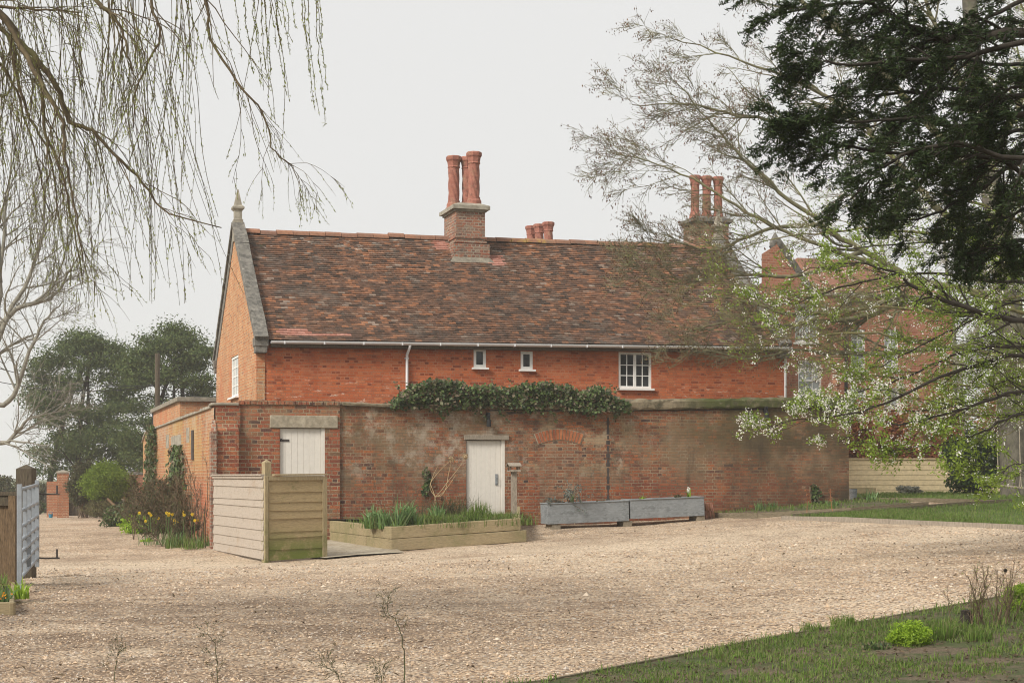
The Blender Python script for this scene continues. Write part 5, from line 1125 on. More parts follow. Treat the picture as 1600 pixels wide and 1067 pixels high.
c, a = on_lines(tips, 3, r_, .2, .03); k = r_.uniform(0, 1, len(c)) < .16; flowers(c[k], r_, 4)
c, a = on_lines(tips, 17, r_, .2, .03); lf.leaves(c, .043, r_, .5, axis=a+np.array([0, 0, .3]))
lm.build('limbs', 'bark_dark', pt, world=True, smooth=True); tw.build('twigs', 'bark_dark', pt, world=True); lf.build('leaves', 'lime_leaf', pt, world=True); bl.build('blossom', 'blossom', pt, world=True)

# budding thorn tree between the plum and the big bare tree
ht0 = np.array([12.4, 30.5, 0]); ht0[2] = G(*ht0[:2])
ht = thing('budding_tree', 'twiggy olive barked thorn tree with small buds and scattered blossom veiling the taller house', 'tree', ht0)
m = MB(); limb(m, [ht0+np.array([0, 0, -.3]), ht0+np.array([-.1, 0, 1.5]), ht0+np.array([-.5, 0, 3.4]), ht0+np.array([-.6, 0, 6.6])], .24, .10, 10); m.build('trunk', 'bark_dark', ht, world=True, smooth=True)
r_ = rg(68); lm = MB(); tw = MB(); lf = MB(); bl = MB(); tips = []
H1, H2, H3 = (1790, 560, 30.5), (1765, 440, 30.5), (1755, 330, 30.5)
for pts, a, b in (([H1, (1600, 560, 30), (1470, 540, 29.6), (1350, 520, 29.2), (1240, 530, 29), (1150, 520, 28.8)], .05, .006), ([H1, (1620, 500, 30.4), (1490, 450, 30), (1370, 440, 29.8), (1250, 455, 29.5), (1120, 440, 29.2)], .05, .006),
    ([H2, (1600, 400, 30.4), (1470, 370, 30), (1350, 360, 29.8), (1240, 370, 29.6), (1130, 395, 29.4)], .05, .006), ([H2, (1620, 360, 31), (1500, 310, 31), (1390, 300, 31), (1280, 310, 31)], .045, .006), ([H3, (1620, 270, 31), (1520, 240, 31), (1420, 240, 31), (1330, 260, 31)], .04, .006),
    ([H3, (1620, 180, 31), (1540, 120, 31), (1450, 90, 31)], .04, .006), ([H1, (1620, 600, 30), (1500, 600, 29.6), (1400, 590, 29.3), (1310, 580, 29)], .045, .006), ([H1, (1640, 640, 30), (1540, 650, 29.6), (1450, 640, 29.3), (1370, 630, 29)], .04, .006), ([H2, (1600, 460, 31.5), (1480, 490, 31.5), (1380, 480, 31.5), (1290, 490, 31.5), (1210, 480, 31.4)], .04, .006), ([H3, (1650, 100, 31), (1600, 20, 31), (1560, -60, 31)], .04, .01)):
    q, r = limb(lm, PX(pts), a, b, 6, rng=r_, wob=.02)
    sprout(tw, q, r, [(17, 1.3, .7, .12, (-.04, 0, .01), .45, 4, .18), (7, .6, .7, .14, (0, 0, .02), .55, 3, .12), (4, .28, .6, .14, (0, 0, .02), .6, 3, .1, .0055)], r_, tips, 0, np.array([-.3, 0, 0]))
c, a = on_lines(tips, 2, r_, .3, .02); lf.leaves(c, .045, r_, .55, axis=a+np.array([0, 0, .3]))
c, a = on_lines(tips, 2, r_, .3, .03); px = CX+c[:, 0]/c[:, 1]*FPX; k = r_.uniform(0, 1, len(c)) < np.where(px > 1180, .30, .05)*vnoise(px, c[:, 2]*80, .02, 6); c = np.repeat(c[k], 5, 0); bl.leaves(c+r_.normal(0, .03, c.shape), .032, r_, .85, np.array([-.3, -.8, .3]), .9, fold=.2)
lm.build('limbs', 'bark_olive', ht, world=True, smooth=True); tw.build('twigs', 'bark_olive', ht, world=True); lf.build('buds', 'lime_leaf', ht, world=True); bl.build('blossom', 'blossom', ht, world=True)

# dark yew overhanging the upper right corner
yt0 = np.array([6.6, 11.2, 0]); yt0[2] = G(*yt0[:2])
yt = thing('yew_tree', 'dark shaded yew boughs filling the upper right corner', 'tree', yt0)
m = MB(); limb(m, [yt0+np.array([0, 0, -.3]), yt0+np.array([0, 0, 1.5]), yt0+np.array([-.1, 0, 4]), yt0+np.array([-.1, 0, 7.5])], .42, .15, 12); m.build('trunk', 'bark_dark', yt, world=True)
r_ = rg(74); lm = MB(); tw = MB(); nd = MB(); T1_ = []; T2_ = []
Q = (2230, 100, 11.2)
yew = [([Q, (1900, 20, 11), (1600, 50, 10.8), (1520, 62, 10.7), (1460, 58, 10.6), (1400, 30, 10.5), (1350, 0, 10.4)], .05, .012), ([Q, (1800, 120, 11.2), (1600, 150, 11), (1500, 140, 10.8), (1430, 145, 10.7), (1350, 150, 10.6), (1270, 152, 10.5)], .03, .004),
       ([Q, (1800, 160, 10.6), (1600, 180, 10.4), (1500, 200, 10.2), (1430, 186, 10.1), (1330, 192, 10), (1225, 186, 10)], .03, .004), ([Q, (1800, 220, 11.6), (1600, 250, 11.4), (1540, 290, 11.2), (1480, 325, 11), (1430, 345, 10.9)], .032, .006),
       ([Q, (1800, 330, 11), (1600, 375, 10.8), (1550, 388, 10.7), (1510, 396, 10.6)], .026, .004), ([Q, (1700, 60, 10.2), (1500, 90, 10.1), (1400, 95, 10), (1300, 100, 9.9), (1258, 92, 9.9)], .025, .004),
       ([Q, (1700, -40, 11), (1500, -10, 10.8), (1300, 8, 10.6), (1195, 25, 10.5)], .03, .004), ([Q, (1700, 240, 10), (1480, 225, 9.8), (1390, 255, 9.7), (1330, 310, 9.6)], .025, .004),
       ([Q, (1700, 280, 10.8), (1560, 250, 10.6), (1420, 240, 10.4), (1300, 226, 10.2), (1250, 216, 10.2)], .025, .004), ([Q, (1700, 100, 12), (1560, 100, 11.8), (1420, 70, 11.7), (1300, 50, 11.6)], .025, .004),
       ([Q, (1700, 200, 12.2), (1560, 210, 12), (1430, 290, 11.8), (1390, 330, 11.8)], .025, .004), ([Q, (1750, 300, 12), (1620, 320, 11.8), (1560, 345, 11.8), (1500, 370, 11.7)], .025, .004), ([Q, (1700, 0, 12), (1560, 20, 11.8), (1480, 110, 11.8), (1380, 190, 11.8), (1300, 200, 11.8)], .025, .004),
       ([Q, (1800, 60, 10.4), (1660, 120, 10.3), (1560, 150, 10.2), (1500, 260, 10.1)], .025, .004)]
for pts, a, b in yew:
    q, r = limb(lm, PX(pts), a, b, 7, rng=r_, wob=.008); k0 = .30
    sprout(tw, q, r, [(25, .54, .75, .08, (-.03, 0, -.07), .45, 4, k0), (13, .22, .6, .08, (-.02, 0, -.10), .6, 3, .15, .002)], r_, T2_, 0, np.array([-.25, 0, -.1])); T2_.append(q[len(q)*2//3:])
c, a = on_lines(T2_, 26, r_, .05, .006)
side = np.cross(a, np.array([0, 0, 1.])+r_.normal(0, .35, a.shape)); side /= np.linalg.norm(side, axis=1)[:, None]+1e-9; side *= r_.choice([-1, 1], len(c))[:, None]
nd.leaves(c+side*.013, .036, r_, .26, axis=side+a*.6, nrm=np.array([0, 0, 1.2]), jit=.7, fold=.02)
lm.build('limbs', 'bark_dark', yt, world=True, smooth=True); tw.build('twigs', 'bark_dark', yt, world=True); nd.build('needles', 'yew_needle', yt, world=True)

# ------------------------------------------------------------------ far trees and bushes on the left
def far_yew(label, cx, Y, top, bot, rx, seed, trunks, nl=60):
    c = P(cx, (top+bot)/2, Y); hz = (bot-top)/2/FPX*Y; rr = rx/FPX*Y; g = G(c[0], Y); r = rg(seed)
    t = thing('yew_tree', label, 'tree', (c[0], Y, g), 0, 'far dark yews')
    m = MB(); 
    for tx in trunks: b = P(tx, 800, Y); limb(m, [(b[0], Y, g-.3), (b[0]+.1, Y, g+1.5), ((b[0]+c[0])/2, Y, c[2]), (c[0]+r.normal(0, .3), Y, c[2]+hz*.7)], .22, .05, 8)
    tips = []; q, rad = limb(m, [(c[0], Y, g+.8), (c[0], Y, c[2]+hz*.7)], .15, .04, 7)
    sprout(m, q, rad, [(26, rr*.9, 1.2, .06, (0, 0, .03), .5, 4, .05), (4, 1.0, .6, .1, (0, 0, 0), .5, 3, .3, .012)], r, tips)
    m.build('trunk', 'bark_dark', t, world=True, smooth=True)
    m = MB(); 
    for _ in range(nl):
        u = r.uniform(-1, 1); wd = math.sqrt(max(0, 1-abs(u)**2.4))if u > -.35 else .96; th = r.uniform(0, 6.283); rad = rr*wd*r.uniform(.45, 1.0)
        p = np.array([c[0]+rad*math.cos(th), Y+rad*math.sin(th)*.8, c[2]+u*hz*.92]); s = rr*r.uniform(.16, .34)
        pp, d = blob(r, int(400*r.uniform(.5, 1.3)), p, (s*1.25, s*1.1, s*.62), .2); m.leaves(pp, .15, r, .5, d*.6+np.array([0, 0, .5]), .8)
        k = 60; pp, d = blob(r, k, p+np.array([0, 0, .05]), (s*1.5, s*1.35, s*1.0), .75); m.leaves(pp, .11, r, .45, d*.5, .9)
    c2, a2 = on_lines(tips, 14, r, .1, .12); m.leaves(c2, .15, r, .45)
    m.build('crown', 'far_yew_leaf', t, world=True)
far_yew('broad dark yew with two dark stems left of the utility pole', 138, 78, 512, 752, 92, 81, (75, 118), 120)
far_yew('dark layered yew behind the utility pole and the house gable', 272, 74, 506, 742, 88, 82, (232, 300), 115)
def bush(name, label, cx, cy, rx, ry, Y, mat, seed, lobes, per, size, group=None, stems=True, mat2=None, cat='bush', lobe=.38):
    c = P(cx, cy, Y); r = np.array([rx, rx, ry])/FPX*Y; g = G(c[0], Y); rn = rg(seed)
    t = thing(name, label, cat, (c[0], Y, g), 0, group)
    if stems:
        m = MB(); 
        for _ in range(9): e = c+rn.normal(0, .4, 3)*r; limb(m, [(c[0]+rn.normal(0, .12), Y+rn.normal(0, .1), g-.1), (c+e)/2+np.array([0, 0, -.2]), e], .03, .008, 5)
        m.build('stems', 'rose_stem', t, world=True)
    m = MB(); shrub_leaves(m, rn, c, r, lobes, per, size, lo=g+.03, lobe=lobe); m.build('crown', mat, t, world=True)
    if mat2: m = MB(); shrub_leaves(m, rn, (c[0], Y, (g+c[2]-r[2]*.5)/2), (r[0]*.95, r[1]*.95, (c[2]-g)*.42), 60, 200, size*.8, lo=g+.02); m.build('lower_twigs', mat2, t, world=True)
    return t
bush('round_bush', 'round lime green clipped bush leaning out over the drive', 166, 757, 42, 40, 58, 'lime_leaf', 83, 120, 260, .085, mat2='twiggy_leaf', lobe=.46)
bush('brown_bush', 'brownish green bush between the gate pier and the round lime bush', 132, 757, 29, 42, 61, 'dull_leaf', 84, 110, 200, .10)
bush('ivy_bush', 'dark bush filling the gap between the lime bush and the side wall', 212, 772, 14, 36, 60, 'ivy_leaf', 85, 30, 130, .10)
for i, (cx, cy, rx, ry, Y, lab) in enumerate(((15, 765, 46, 28, 84, 'pale misty hedge bush at the far left edge'), (70, 778, 26, 30, 88, 'pale misty hedge bush just beyond the metal gate'), (52, 792, 22, 16, 74, 'low evergreen bush beyond the gate on the far verge'))): bush('hedge_bush', lab, cx, cy, rx, ry, Y, 'dull_leaf' if i < 2 else 'ivy_leaf', 86+i, 34, 120, .13, 'hedge bushes beyond the gate')
def far_bare(label, base_px, Y, limbs, seed, L1, r0):
    r = rg(seed); b = P(base_px, 780, Y); g = G(b[0], Y); t = thing('bare_tree', label, 'tree', (b[0], Y, g)); m = MB(); tw = MB(); tips = []
    for i, pts in enumerate(limbs):
        pts = [np.array([b[0], Y, g-.3])]+[P(*p, Y) for p in pts] if i == 0 else [P(*p, Y) for p in pts]
        q, rr = limb(m, pts, r0 if i == 0 else r0*.55, .02, 7, rng=r, wob=.03)
        sprout(tw, q, rr, [(12, L1, .75, .12, (0, 0, .02), .5, 4, .25), (6, L1*.5, .7, .14, (0, 0, .02), .55, 3, .15), (4, L1*.25, .6, .14, (0, 0, .02), .6, 3, .1, .009)], r, tips)
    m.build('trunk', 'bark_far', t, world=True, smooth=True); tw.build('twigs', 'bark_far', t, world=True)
far_bare('tall bare tree in the mist at the far left edge', -30, 56, [[(-25, 640), (-10, 540), (0, 440), (10, 330), (20, 220)], [(-10, 520), (30, 480), (80, 466), (108, 425), (130, 390)], [(-15, 560), (10, 500), (50, 420), (70, 340), (60, 250)], [(-25, 640), (20, 620), (50, 540), (70, 500), (100, 470)], [(-28, 690), (10, 690), (40, 660), (80, 640)], [(0, 440), (-10, 300), (-30, 180)]], 91, 3.0, .20)
far_bare('grey bare tree beyond the pale fence behind the laurel', 1500, 58, [[(1500, 640), (1490, 540), (1480, 430), (1470, 320)], [(1500, 620), (1440, 520), (1400, 440), (1370, 370)], [(1495, 580), (1540, 480), (1570, 380), (1590, 300)], [(1500, 660), (1560, 600), (1610, 540)]], 92, 2.8, .24)
far_bare('second grey bare tree behind the copper hedge', 1640, 62, [[(1635, 600), (1625, 480), (1600, 360), (1580, 260)], [(1630, 560), (1560, 480), (1520, 420), (1500, 350)], [(1630, 600), (1690, 500), (1720, 400)]], 93, 3.0, .24)

# ------------------------------------------------------------------ right background shrubs
Yh = 44.6
for i, (cx, cy, rx, ry, Y, lab) in enumerate(((1345, 690, 34, 70, Yh, 'copper leaved beech nearest the yard wall end, above the pale fence'), (1408, 690, 40, 78, Yh+.3, 'copper leaved beech in the middle above the pale fence'), (1470, 670, 40, 90, Yh+.5, 'copper leaved beech behind the laurel'), (1560, 660, 55, 80, Yh+.9, 'copper leaved beech behind the big grey trunk'))):
    bush('beech_bush', lab, cx, cy, rx, ry, Y, 'beech_leaf', 101+i, 46, 150, .10, 'copper beeches behind the pale fence')
bush('laurel_bush', 'large glossy dark green laurel beside the rope swing', 1528, 722, 60, 58, 40.5, 'laurel_leaf', 110, 90, 210, .12, lobe=.33)
bush('lavender_bush', 'low silvery lavender mound before the pale fence', 1422, 765, 24, 9, 42, 'lavender_leaf', 111, 22, 110, .07, stems=False)

# ------------------------------------------------------------------ climbers and wall plants
r_ = rg(121)
x0, x1 = WF.on(612, 620)[0], WF.on(979, 620)[0]
n = 9000; x = r_.uniform(x0, x1, n); hgt = .44+.16*(vnoise(x, 0*x, 1.1, 8)-.5)*2+.12*(vnoise(x, 0*x, 3.5, 9)-.5)*2+.08*np.exp(-((x-x0-1.1)/.8)**2)
hgt *= np.minimum(1, np.minimum((x-x0)/.55, (x1-x)/.5))**.6
lo = -.10+.16*vnoise(x, 0*x, 2.2, 10); z = np.interp(x, tp[:, 0], tp[:, 1])+lo+(hgt-lo)*r_.uniform(0, 1, n)**.8
y = -.22+.62*r_.uniform(0, 1, n)**1.4+.10*(vnoise(x, z, 3, 11)-.5); c = WF.o+np.outer(x, WF.e1)+np.outer(y, WF.e2); c[:, 2] = z; c = c+.03*r_.normal(0, 1, c.shape)
iv = thing('ivy', 'thick glossy ivy draped along the top of the front yard wall', 'ivy', WF.w((x0+x1)/2, .2, ZT(5)))
lm_ = MB(); lm_.leaves(c, .085, r_, .85, -WF.e2*.8+np.array([0, 0, .5]), .65)
m = MB(); 
for k in range(60): xx = r_.uniform(x0+.1, x1-.1); p = WF.w(xx, r_.uniform(-.1, .3), ZT(xx)); q = walk(p, np.array([r_.normal(0, 1), -.3, .5]), .5, 6, r_, .2, np.array([0, 0, -.05])); m.tube(q, np.linspace(.012, .004, 7), 4)
q_ = []
for k in range(60):
    xx = r_.uniform(x0+.1, x1-.1); dn = k % 4 == 0; p = WF.w(xx, -.1 if dn else .1, ZT(xx)+(-.05 if dn else .36)); w_ = walk(p, np.array([r_.normal(0, .8), -.1, -1 if dn else .9]), r_.uniform(.12, .32), 6, r_, .2, np.zeros(3)); q_.append(w_); m.tube(w_, .005, 3)
c, a = on_lines(q_, 9, r_, .1, .025); lm_.leaves(c, .07, r_, .85, -WF.e2*.6+np.array([0, 0, .5]), .6); m.build('stems', 'rose_stem', iv, world=True); lm_.build('leaves', 'ivy_leaf', iv, world=True)
def wall_ivy(label, pts, n, size, seed, on='side', yoff=-.05, mat='ivy_leaf', thick=.16):
    r = rg(seed); pts = np.array(pts, float); t = r.uniform(0, 1, n); u = t*(len(pts)-1); i = np.minimum(u.astype(int), len(pts)-2); f = (u-i)[:, None]
    q = pts[i]*(1-f)+pts[i+1]*f; px = q[:, 0]+r.normal(0, .45, n)*q[:, 2]; py = q[:, 1]+r.normal(0, 3, n)
    c = []
    for a, b in zip(px, py):
        if on == 'side': yy, zz = WF.ony(a, b, -.04); c.append(WF.w(-.04-r.uniform(0, thick), yy, zz))
        else: xx, zz = WF.on(a, b, yoff); c.append(WF.w(xx, yoff-r.uniform(0, thick), zz))
    c = np.array(c); nrm = (-WF.e1 if on == 'side' else -WF.e2)
    b = c[np.argmin(c[:, 2])]; t_ = thing('ivy', label, 'ivy', (b[0], b[1], b[2]))
    m = MB(); m.leaves(c, size, r, .8, nrm+np.array([0, 0, .4]), .6); m.build('leaves', mat, t_, world=True)
    m = MB()
    for k in range(4):
        o = r.normal(0, .06, 3); pp = []
        for a, b_, w_ in pts:
            if on == 'side': yy, zz = WF.ony(a, b_, -.03); pp.append(WF.w(-.03, yy+o[0], zz))
            else: xx, zz = WF.on(a, b_, yoff); pp.append(WF.w(xx+o[0], yoff+.0, zz))
        m.tube(np.array(pp), .012, 5)
    m.build('stems', 'rose_stem', t_, world=True)
wall_ivy('tall narrow ivy climbing the rounded end of the side wall', [(240, 668, 3), (240, 700, 6), (238, 740, 8), (238, 790, 7), (240, 812, 8)], 1900, .12, 131)
wall_ivy('dark ivy on the blocked doorway of the side wall', [(279, 700, 5), (281, 725, 9), (277, 755, 16), (270, 785, 22), (264, 810, 24)], 1500, .13, 132)
wall_ivy('small dark ivy sprig on the wall above the planter', [(664, 736, 6), (668, 750, 8), (665, 770, 5)], 130, .085, 133, 'front', .03, thick=.08)
wall_ivy('little ivy low on the shaded end of the yard wall', [(1271, 760, 6), (1273, 778, 8), (1275, 793, 9)], 170, .08, 134, 'front', .03, thick=.1)
# bare climbing shrub at the foot of the side wall
def twig_shrub(name, label, base, n, L, mat, seed, spread=.5, up=1.0, spec2=(4, .35, .6), rmin=.003, r0=.012, leaf=None, lsize=.04, lper=3, cat='shrub', out=None, width=(.4, .2), group=None):
    r = rg(seed); t = thing(name, label, cat, base, 0, group); m = MB(); tips = []
    for _ in range(n):
        p = np.asarray(base)+WF.e1*np.clip(r.normal(0, width[0]), -2*width[0], .3)+WF.e2*r.normal(0, width[1]); p[2] = G(p[0], p[1])-.03 if abs(base[2]-G(base[0], base[1])) < .15 else base[2]-.02
        d = np.array([r.normal(0, spread), r.normal(0, spread), up]); d = d+(out if out is not None else 0)
        q = walk(p, d, L*r.uniform(.5, 1.1), 9, r, .08, np.array([0, 0, .02])); rr = np.linspace(r0, r0*.35, 10); m.tube(q, rr, 4)
        sprout(m, q, rr, [(spec2[0]*2, spec2[1], spec2[2], .12, (0, 0, .04), .55, 3, .25), (spec2[0], spec2[1]*.5, .6, .12, (0, 0, .03), .6, 3, .2, rmin)], r, tips)
    m.build('stems', mat, t, world=True)
    if leaf: m = MB(); c, a = on_lines(tips, lper, r, .2, .015); m.leaves(c, lsize, r, .5, axis=a+np.array([0, 0, .3])); m.build('leaves', leaf, t, world=True)
    return t
def along_wall(px, off): # ground point in front of the side wall
    y, _ = WF.ony(px, 800, 0); p = WF.w(-off, y, 0); p[2] = G(p[0], p[1]); return p
twig_shrub('bare_shrub', 'tangled brown bare shrub at the foot of the side wall behind the daffodils', along_wall(292, .6), 40, 1.25, 'rose_stem', 141, .22, width=(.35, 1.5), spec2=(7, .5, .6), rmin=.005, leaf='dull_leaf', lsize=.06, lper=2)
twig_shrub('bare_shrub', 'thin upright bare stems trained on the side wall near its corner', along_wall(318, .15), 14, 1.9, 'rose_stem', 142, .05, width=(.05, .8), spec2=(4, .35, .5), rmin=.004)
twig_shrub('bare_shrub', 'low dry brown shrub at the very corner of the side wall', along_wall(316, .7), 20, .8, 'rose_stem', 143, .3, width=(.35, .8), spec2=(6, .3, .6), rmin=.004, leaf='dull_leaf', lsize=.05, lper=3)
def mound(name, label, c, r, mat, seed, lobes, per, size, cat='plant', group=None, aspect=.5):
    rn = rg(seed); m = MB(); shrub_leaves(m, rn, c, r, lobes, per, size, aspect, lobe=.45, lo=G(c[0], c[1])+.005); return m.build(name, mat, None, label=label, cat=cat, group=group)
p = PG(208, 832); p = along_wall(238, 1.5); mound('dark_ground_plant', 'dark leafy ground cover plant along the drive side of the side wall', along_wall(243, .8)+np.array([0, 0, .25]), (.75, 1.3, .55), 'ivy_leaf', 151, 40, 120, .11)
p = PG(200, 835); mound('bright_ground_plant', 'bright green leafy clump spilling onto the drive', p+np.array([.3, .8, .15]), (.75, 1.4, .45), 'bright_leaf', 152, 40, 110, .09)
p = PG(226, 846); mound('bright_ground_plant', 'tiny lime green tuft at the gravel edge below the daffodils', p+np.array([0, 0, .03]), (.22, .3, .1), 'bright_leaf', 153, 10, 50, .06)
def daffs(label, base, n, seed, h=.42, rad=.25):
    r = rg(seed); t = thing('daffodil_clump', label, 'daffodils', base, 0, 'daffodils by the side wall'); m = MB(); b = np.asarray(base)+np.stack([r.normal(0, rad, 90), r.normal(0, rad, 90), np.zeros(90)], 1); blades(m, b, h*.75, .018, r, .5); m.build('leaves', 'strap_leaf', t, world=True)
    for i in range(n):
        p = np.asarray(base)+np.array([r.normal(0, rad*1.3), r.normal(0, rad), 0]); hh = h*r.uniform(.9, 1.5)
        m = MB(); m.tube([p, p+np.array([.01, 0, hh*.6]), p+np.array([.03, -.03, hh])], .006, 4); 
        th = np.arange(6)*1.047+r.uniform(0, 1); c = p+np.array([.03, -.05, hh]); f = np.array([r.normal(0, .4), -1, r.normal(-.1, .2)]); f = unit(f); a = unit(np.cross(f, [0, 0, 1])); b2 = np.cross(a, f)
        pet = MB(); 
        for q in th:
            d = a*math.cos(q)+b2*math.sin(q); s = np.cross(f, d); pet.add([c, c+d*.022+s*.013, c+d*.042, c+d*.022-s*.013], [(0, 1, 2, 3)])
        ring = [c+f*k+(a*math.cos(q)+b2*math.sin(q))*rr for k, rr in ((0, .012), (.035, .02)) for q in np.arange(8)*.785]; pet.add(ring, [(i_, (i_+1) % 8, (i_+1) % 8+8, i_+8) for i_ in range(8)])
        st = m.build('stem', 'strap_leaf', t, world=True); pet.build('flower', 'daffodil', st, world=True)
pd = PG(254, 852); daffs('large clump of yellow daffodils below the bare shrub', pd+np.array([0, .3, 0]), 16, 161, .50, .26)
pd2 = PG(279, 856); daffs('two yellow daffodils just right of the large clump', pd2+np.array([0, .3, 0]), 3, 162, .48, .10)
for i, (px, py, lab) in enumerate(((268, 858, 'green strappy clump under the right hand daffodils'), (312, 856, 'green strappy clump by the corner of the side wall'), (296, 860, 'sparse green tuft between the daffodils and the wall corner'))):
    clump('strappy_clump', 'grass_blade' if i != 1 else 'strap_leaf', PG(px, py)+np.array([0, .35, 0]), 90, .30, .016, rg(170+i), lab, 'plant', .25, .5, 'strappy clumps by the side wall')

# ------------------------------------------------------------------ planter planting
def on_planter(px, d=.3):             # a point of the soil, d metres behind the front board
    t, _ = 0, 0; q = (px-CX)/FPX; o = Kc-oA*d; s = (q*o[1]-o[0])/(dA[0]-q*dA[1]); p = o+dA*s; return np.array([p[0], p[1], float(planter_z(p[None])[0])])
NM = [(582, .8, .36, 'dense clump of bluish strappy leaves at the left end of the planter'), (601, .45, .34, 'small bluish strappy clump beside the left planter corner'), (626, .25, .46, 'tallest bluish strappy clump just right of the planter corner'), (640, .5, .44, 'bluish strappy clump behind the orange tulip'), (683, .9, .40, 'bluish strappy clump around the dried seedheads'), (655, .3, .22, 'short green tuft in the front of the planter'), (738, .45, .34, 'fresh green strappy clump before the planter door'), (748, .6, .40, 'tall fresh green clump in front of the cream planter door'), (757, .5, .36, 'fresh green clump right of the middle of the planter door'), (729, .35, .28, 'low green clump left of the planter door')]
for i, (px, d, h, lab) in enumerate(NM): clump('strappy_clump', 'strap_leaf' if i < 6 else 'grass_blade', on_planter(px, d), 75 if i < 6 else 130, h*1.15, .034 if i < 6 else .016, rg(180+i), lab, 'plant', .13, .75 if i < 6 else .45, 'strappy clumps in the planter')
FM = [(672, .4, 'feathery green mound left of the seedheads'), (700, .35, 'feathery green mound below the seedheads'), (717, .8, 'feathery mound between the seedheads and the planter door'), (770, .4, 'feathery mound under the right door jamb'), (785, .35, 'feathery mound beside the bird table post'), (650, .8, 'feathery mound behind the tulip'), (612, .6, 'low leafy mound at the planter corner'), (705, 1.4, 'tall bushy grey green mound at the back of the planter')]
for i, (px, d, lab) in enumerate(FM):
    p = on_planter(px, d); r = rg(200+i); m = MB(); n = 420; big = i == 7; b = np.column_stack([p[0]+r.normal(0, .26, n), p[1]+r.normal(0, .2, n), np.full(n, p[2]-.02)]); blades(m, b, .26 if not big else .55, .012, r, .5); c = b+np.array([0, 0, 1])*r.uniform(.03, .22 if not big else .5, n)[:, None]; m.leaves(c, .04, r, .3)
    m.build('feathery_plant', 'grass_blade' if not big else 'dull_leaf', None, label=lab, cat='plant', group='feathery plants in the planter')
# dried seedheads
p = on_planter(680, .9); t = thing('dried_seedheads', 'tall dried tan stems with two round papery seedheads in the planter', 'dried flower', p); r_ = rg(220); m = MB()
zz = lambda px, py: P(px, py, p[1]); fork = zz(680, 776)
m.tube(spline([p, p+np.array([0, 0, .2]), fork], 6), .012, 6)
for e in ([(676, 765), (673, 755), (679, 745), (690, 732), (705, 718)], [(688, 768), (700, 752), (716, 732), (727, 715)], [(690, 774), (697, 762), (700, 745), (704, 725), (703, 718)], [(672, 762), (676, 745), (684, 728)], [(689, 772), (700, 760), (712, 742)]): q = spline([fork]+[zz(*k) for k in e], 14); m.tube(q, np.linspace(.008, .005, 14), 5)
st = m.build('stems', 'dry_stem', t, world=True)
for c in ((705, 717), (727, 713)): m = MB(); pp, d = blob(r_, 90, zz(*c), .065, .3); m.leaves(pp, .035, r_, .7, d, .4); m.build('seedhead', 'dry_head', st, world=True)
m = MB(); pp, d = blob(r_, 50, zz(691, 779), .05, .3); m.leaves(pp, .035, r_, .7, d, .4); m.build('seedhead', 'ash_key', st, world=True)
twig_shrub('bare_shrub', 'thin bare climbing rose stems against the wall behind the planter', on_planter(630, 1.5), 9, 1.25, 'rose_stem', 221, .28, width=(.35, .15), spec2=(4, .35, .6), rmin=.003, r0=.008)
p = on_planter(628, .28); t = thing('tulip', 'single orange tulip in the planter corner', 'tulip', p); m = MB(); m.tube([p, p+np.array([.0, 0, .30])], .006, 5); st = m.build('stem', 'strap_leaf', t, world=True); MB().lathe([(.008, 0), (.028, .02), (.026, .05), (.012, .065)], p+np.array([0, 0, .295]), 8).build('flower', 'orange_petal', st, world=True)
r = rg(230); m = MB(); pb_ = np.array([Kl[:2]+dA[:2]*.25, Kc[:2]-oA[:2]*.22, Kr[:2]-dA[:2]*.3-oA[:2]*.2, Wr[:2]-dA[:2]*.2, Wl[:2]+dA[:2]*.2]); pq = r.uniform(pb_.min(0), pb_.max(0), (6000, 2)); pq = pq[inside(pq, pb_)]; pq = pq[vnoise(pq[:, 0], pq[:, 1], 2, 3) > .38]; b = np.column_stack([pq, planter_z(pq)]); blades(m, b, .15, .014, r, .7); m.build('planter_weeds', 'grass_blade', kind='stuff')
# trough plants
def in_trough(T, px, d=.2): x, _ = WF.on(px, 790, T[2]); z = T[3]+(T[4]-T[3])*(x-T[0])/(T[1]-T[0]); return WF.w(x, T[2]+d, z-.03)
p = in_trough(T1, 893, .12); t = thing('trailing_plant', 'grey leaved shrub trailing over the front of the first trough', 'plant', p); r_ = rg(240); m = MB(); tips = []
for k in range(16):
    d = np.array([r_.normal(-.1, .8), -.35, r_.uniform(.1, 1.2)]); q = walk(p+np.array([0, 0, -.02]), d, .55, 8, r_, .14, np.array([0, -.03, -.09 if k % 3 == 0 else .0])); m.tube(q, np.linspace(.006, .003, 9), 4); sprout(m, q, np.linspace(.006, .003, 9), [(5, .2, .7, .1, (0, 0, 0), .6, 3, .3, .002)], r_, tips); tips.append(q)
m.build('stems', 'rose_stem', t, world=True); m = MB(); c, a = on_lines(tips, 5, r_, .3, .015); m.leaves(c, .05, r_, .5); m.build('leaves', 'grey_leaf', t, world=True)
clump('strappy_clump', 'strap_leaf', in_trough(T1, 899, .2), 26, .26, .02, rg(241), 'green strappy tuft beside the grey trailing plant in the first trough', 'plant', .04, .35)
clump('strappy_clump', 'dull_leaf', in_trough(T1, 945, .25), 40, .09, .03, rg(242), 'tiny sprouting tuft in the right half of the first trough', 'plant', .12, .9)
clump('strappy_clump', 'bright_leaf', in_trough(T2, 1010, .25), 40, .12, .03, rg(243), 'tiny fresh tuft at the left end of the second trough', 'plant', .06, .6)
clump('strappy_clump', 'dull_leaf', in_trough(T2, 1066, .25), 50, .12, .04, rg(244), 'purplish low tuft beside the white hyacinth', 'plant', .08, .9)
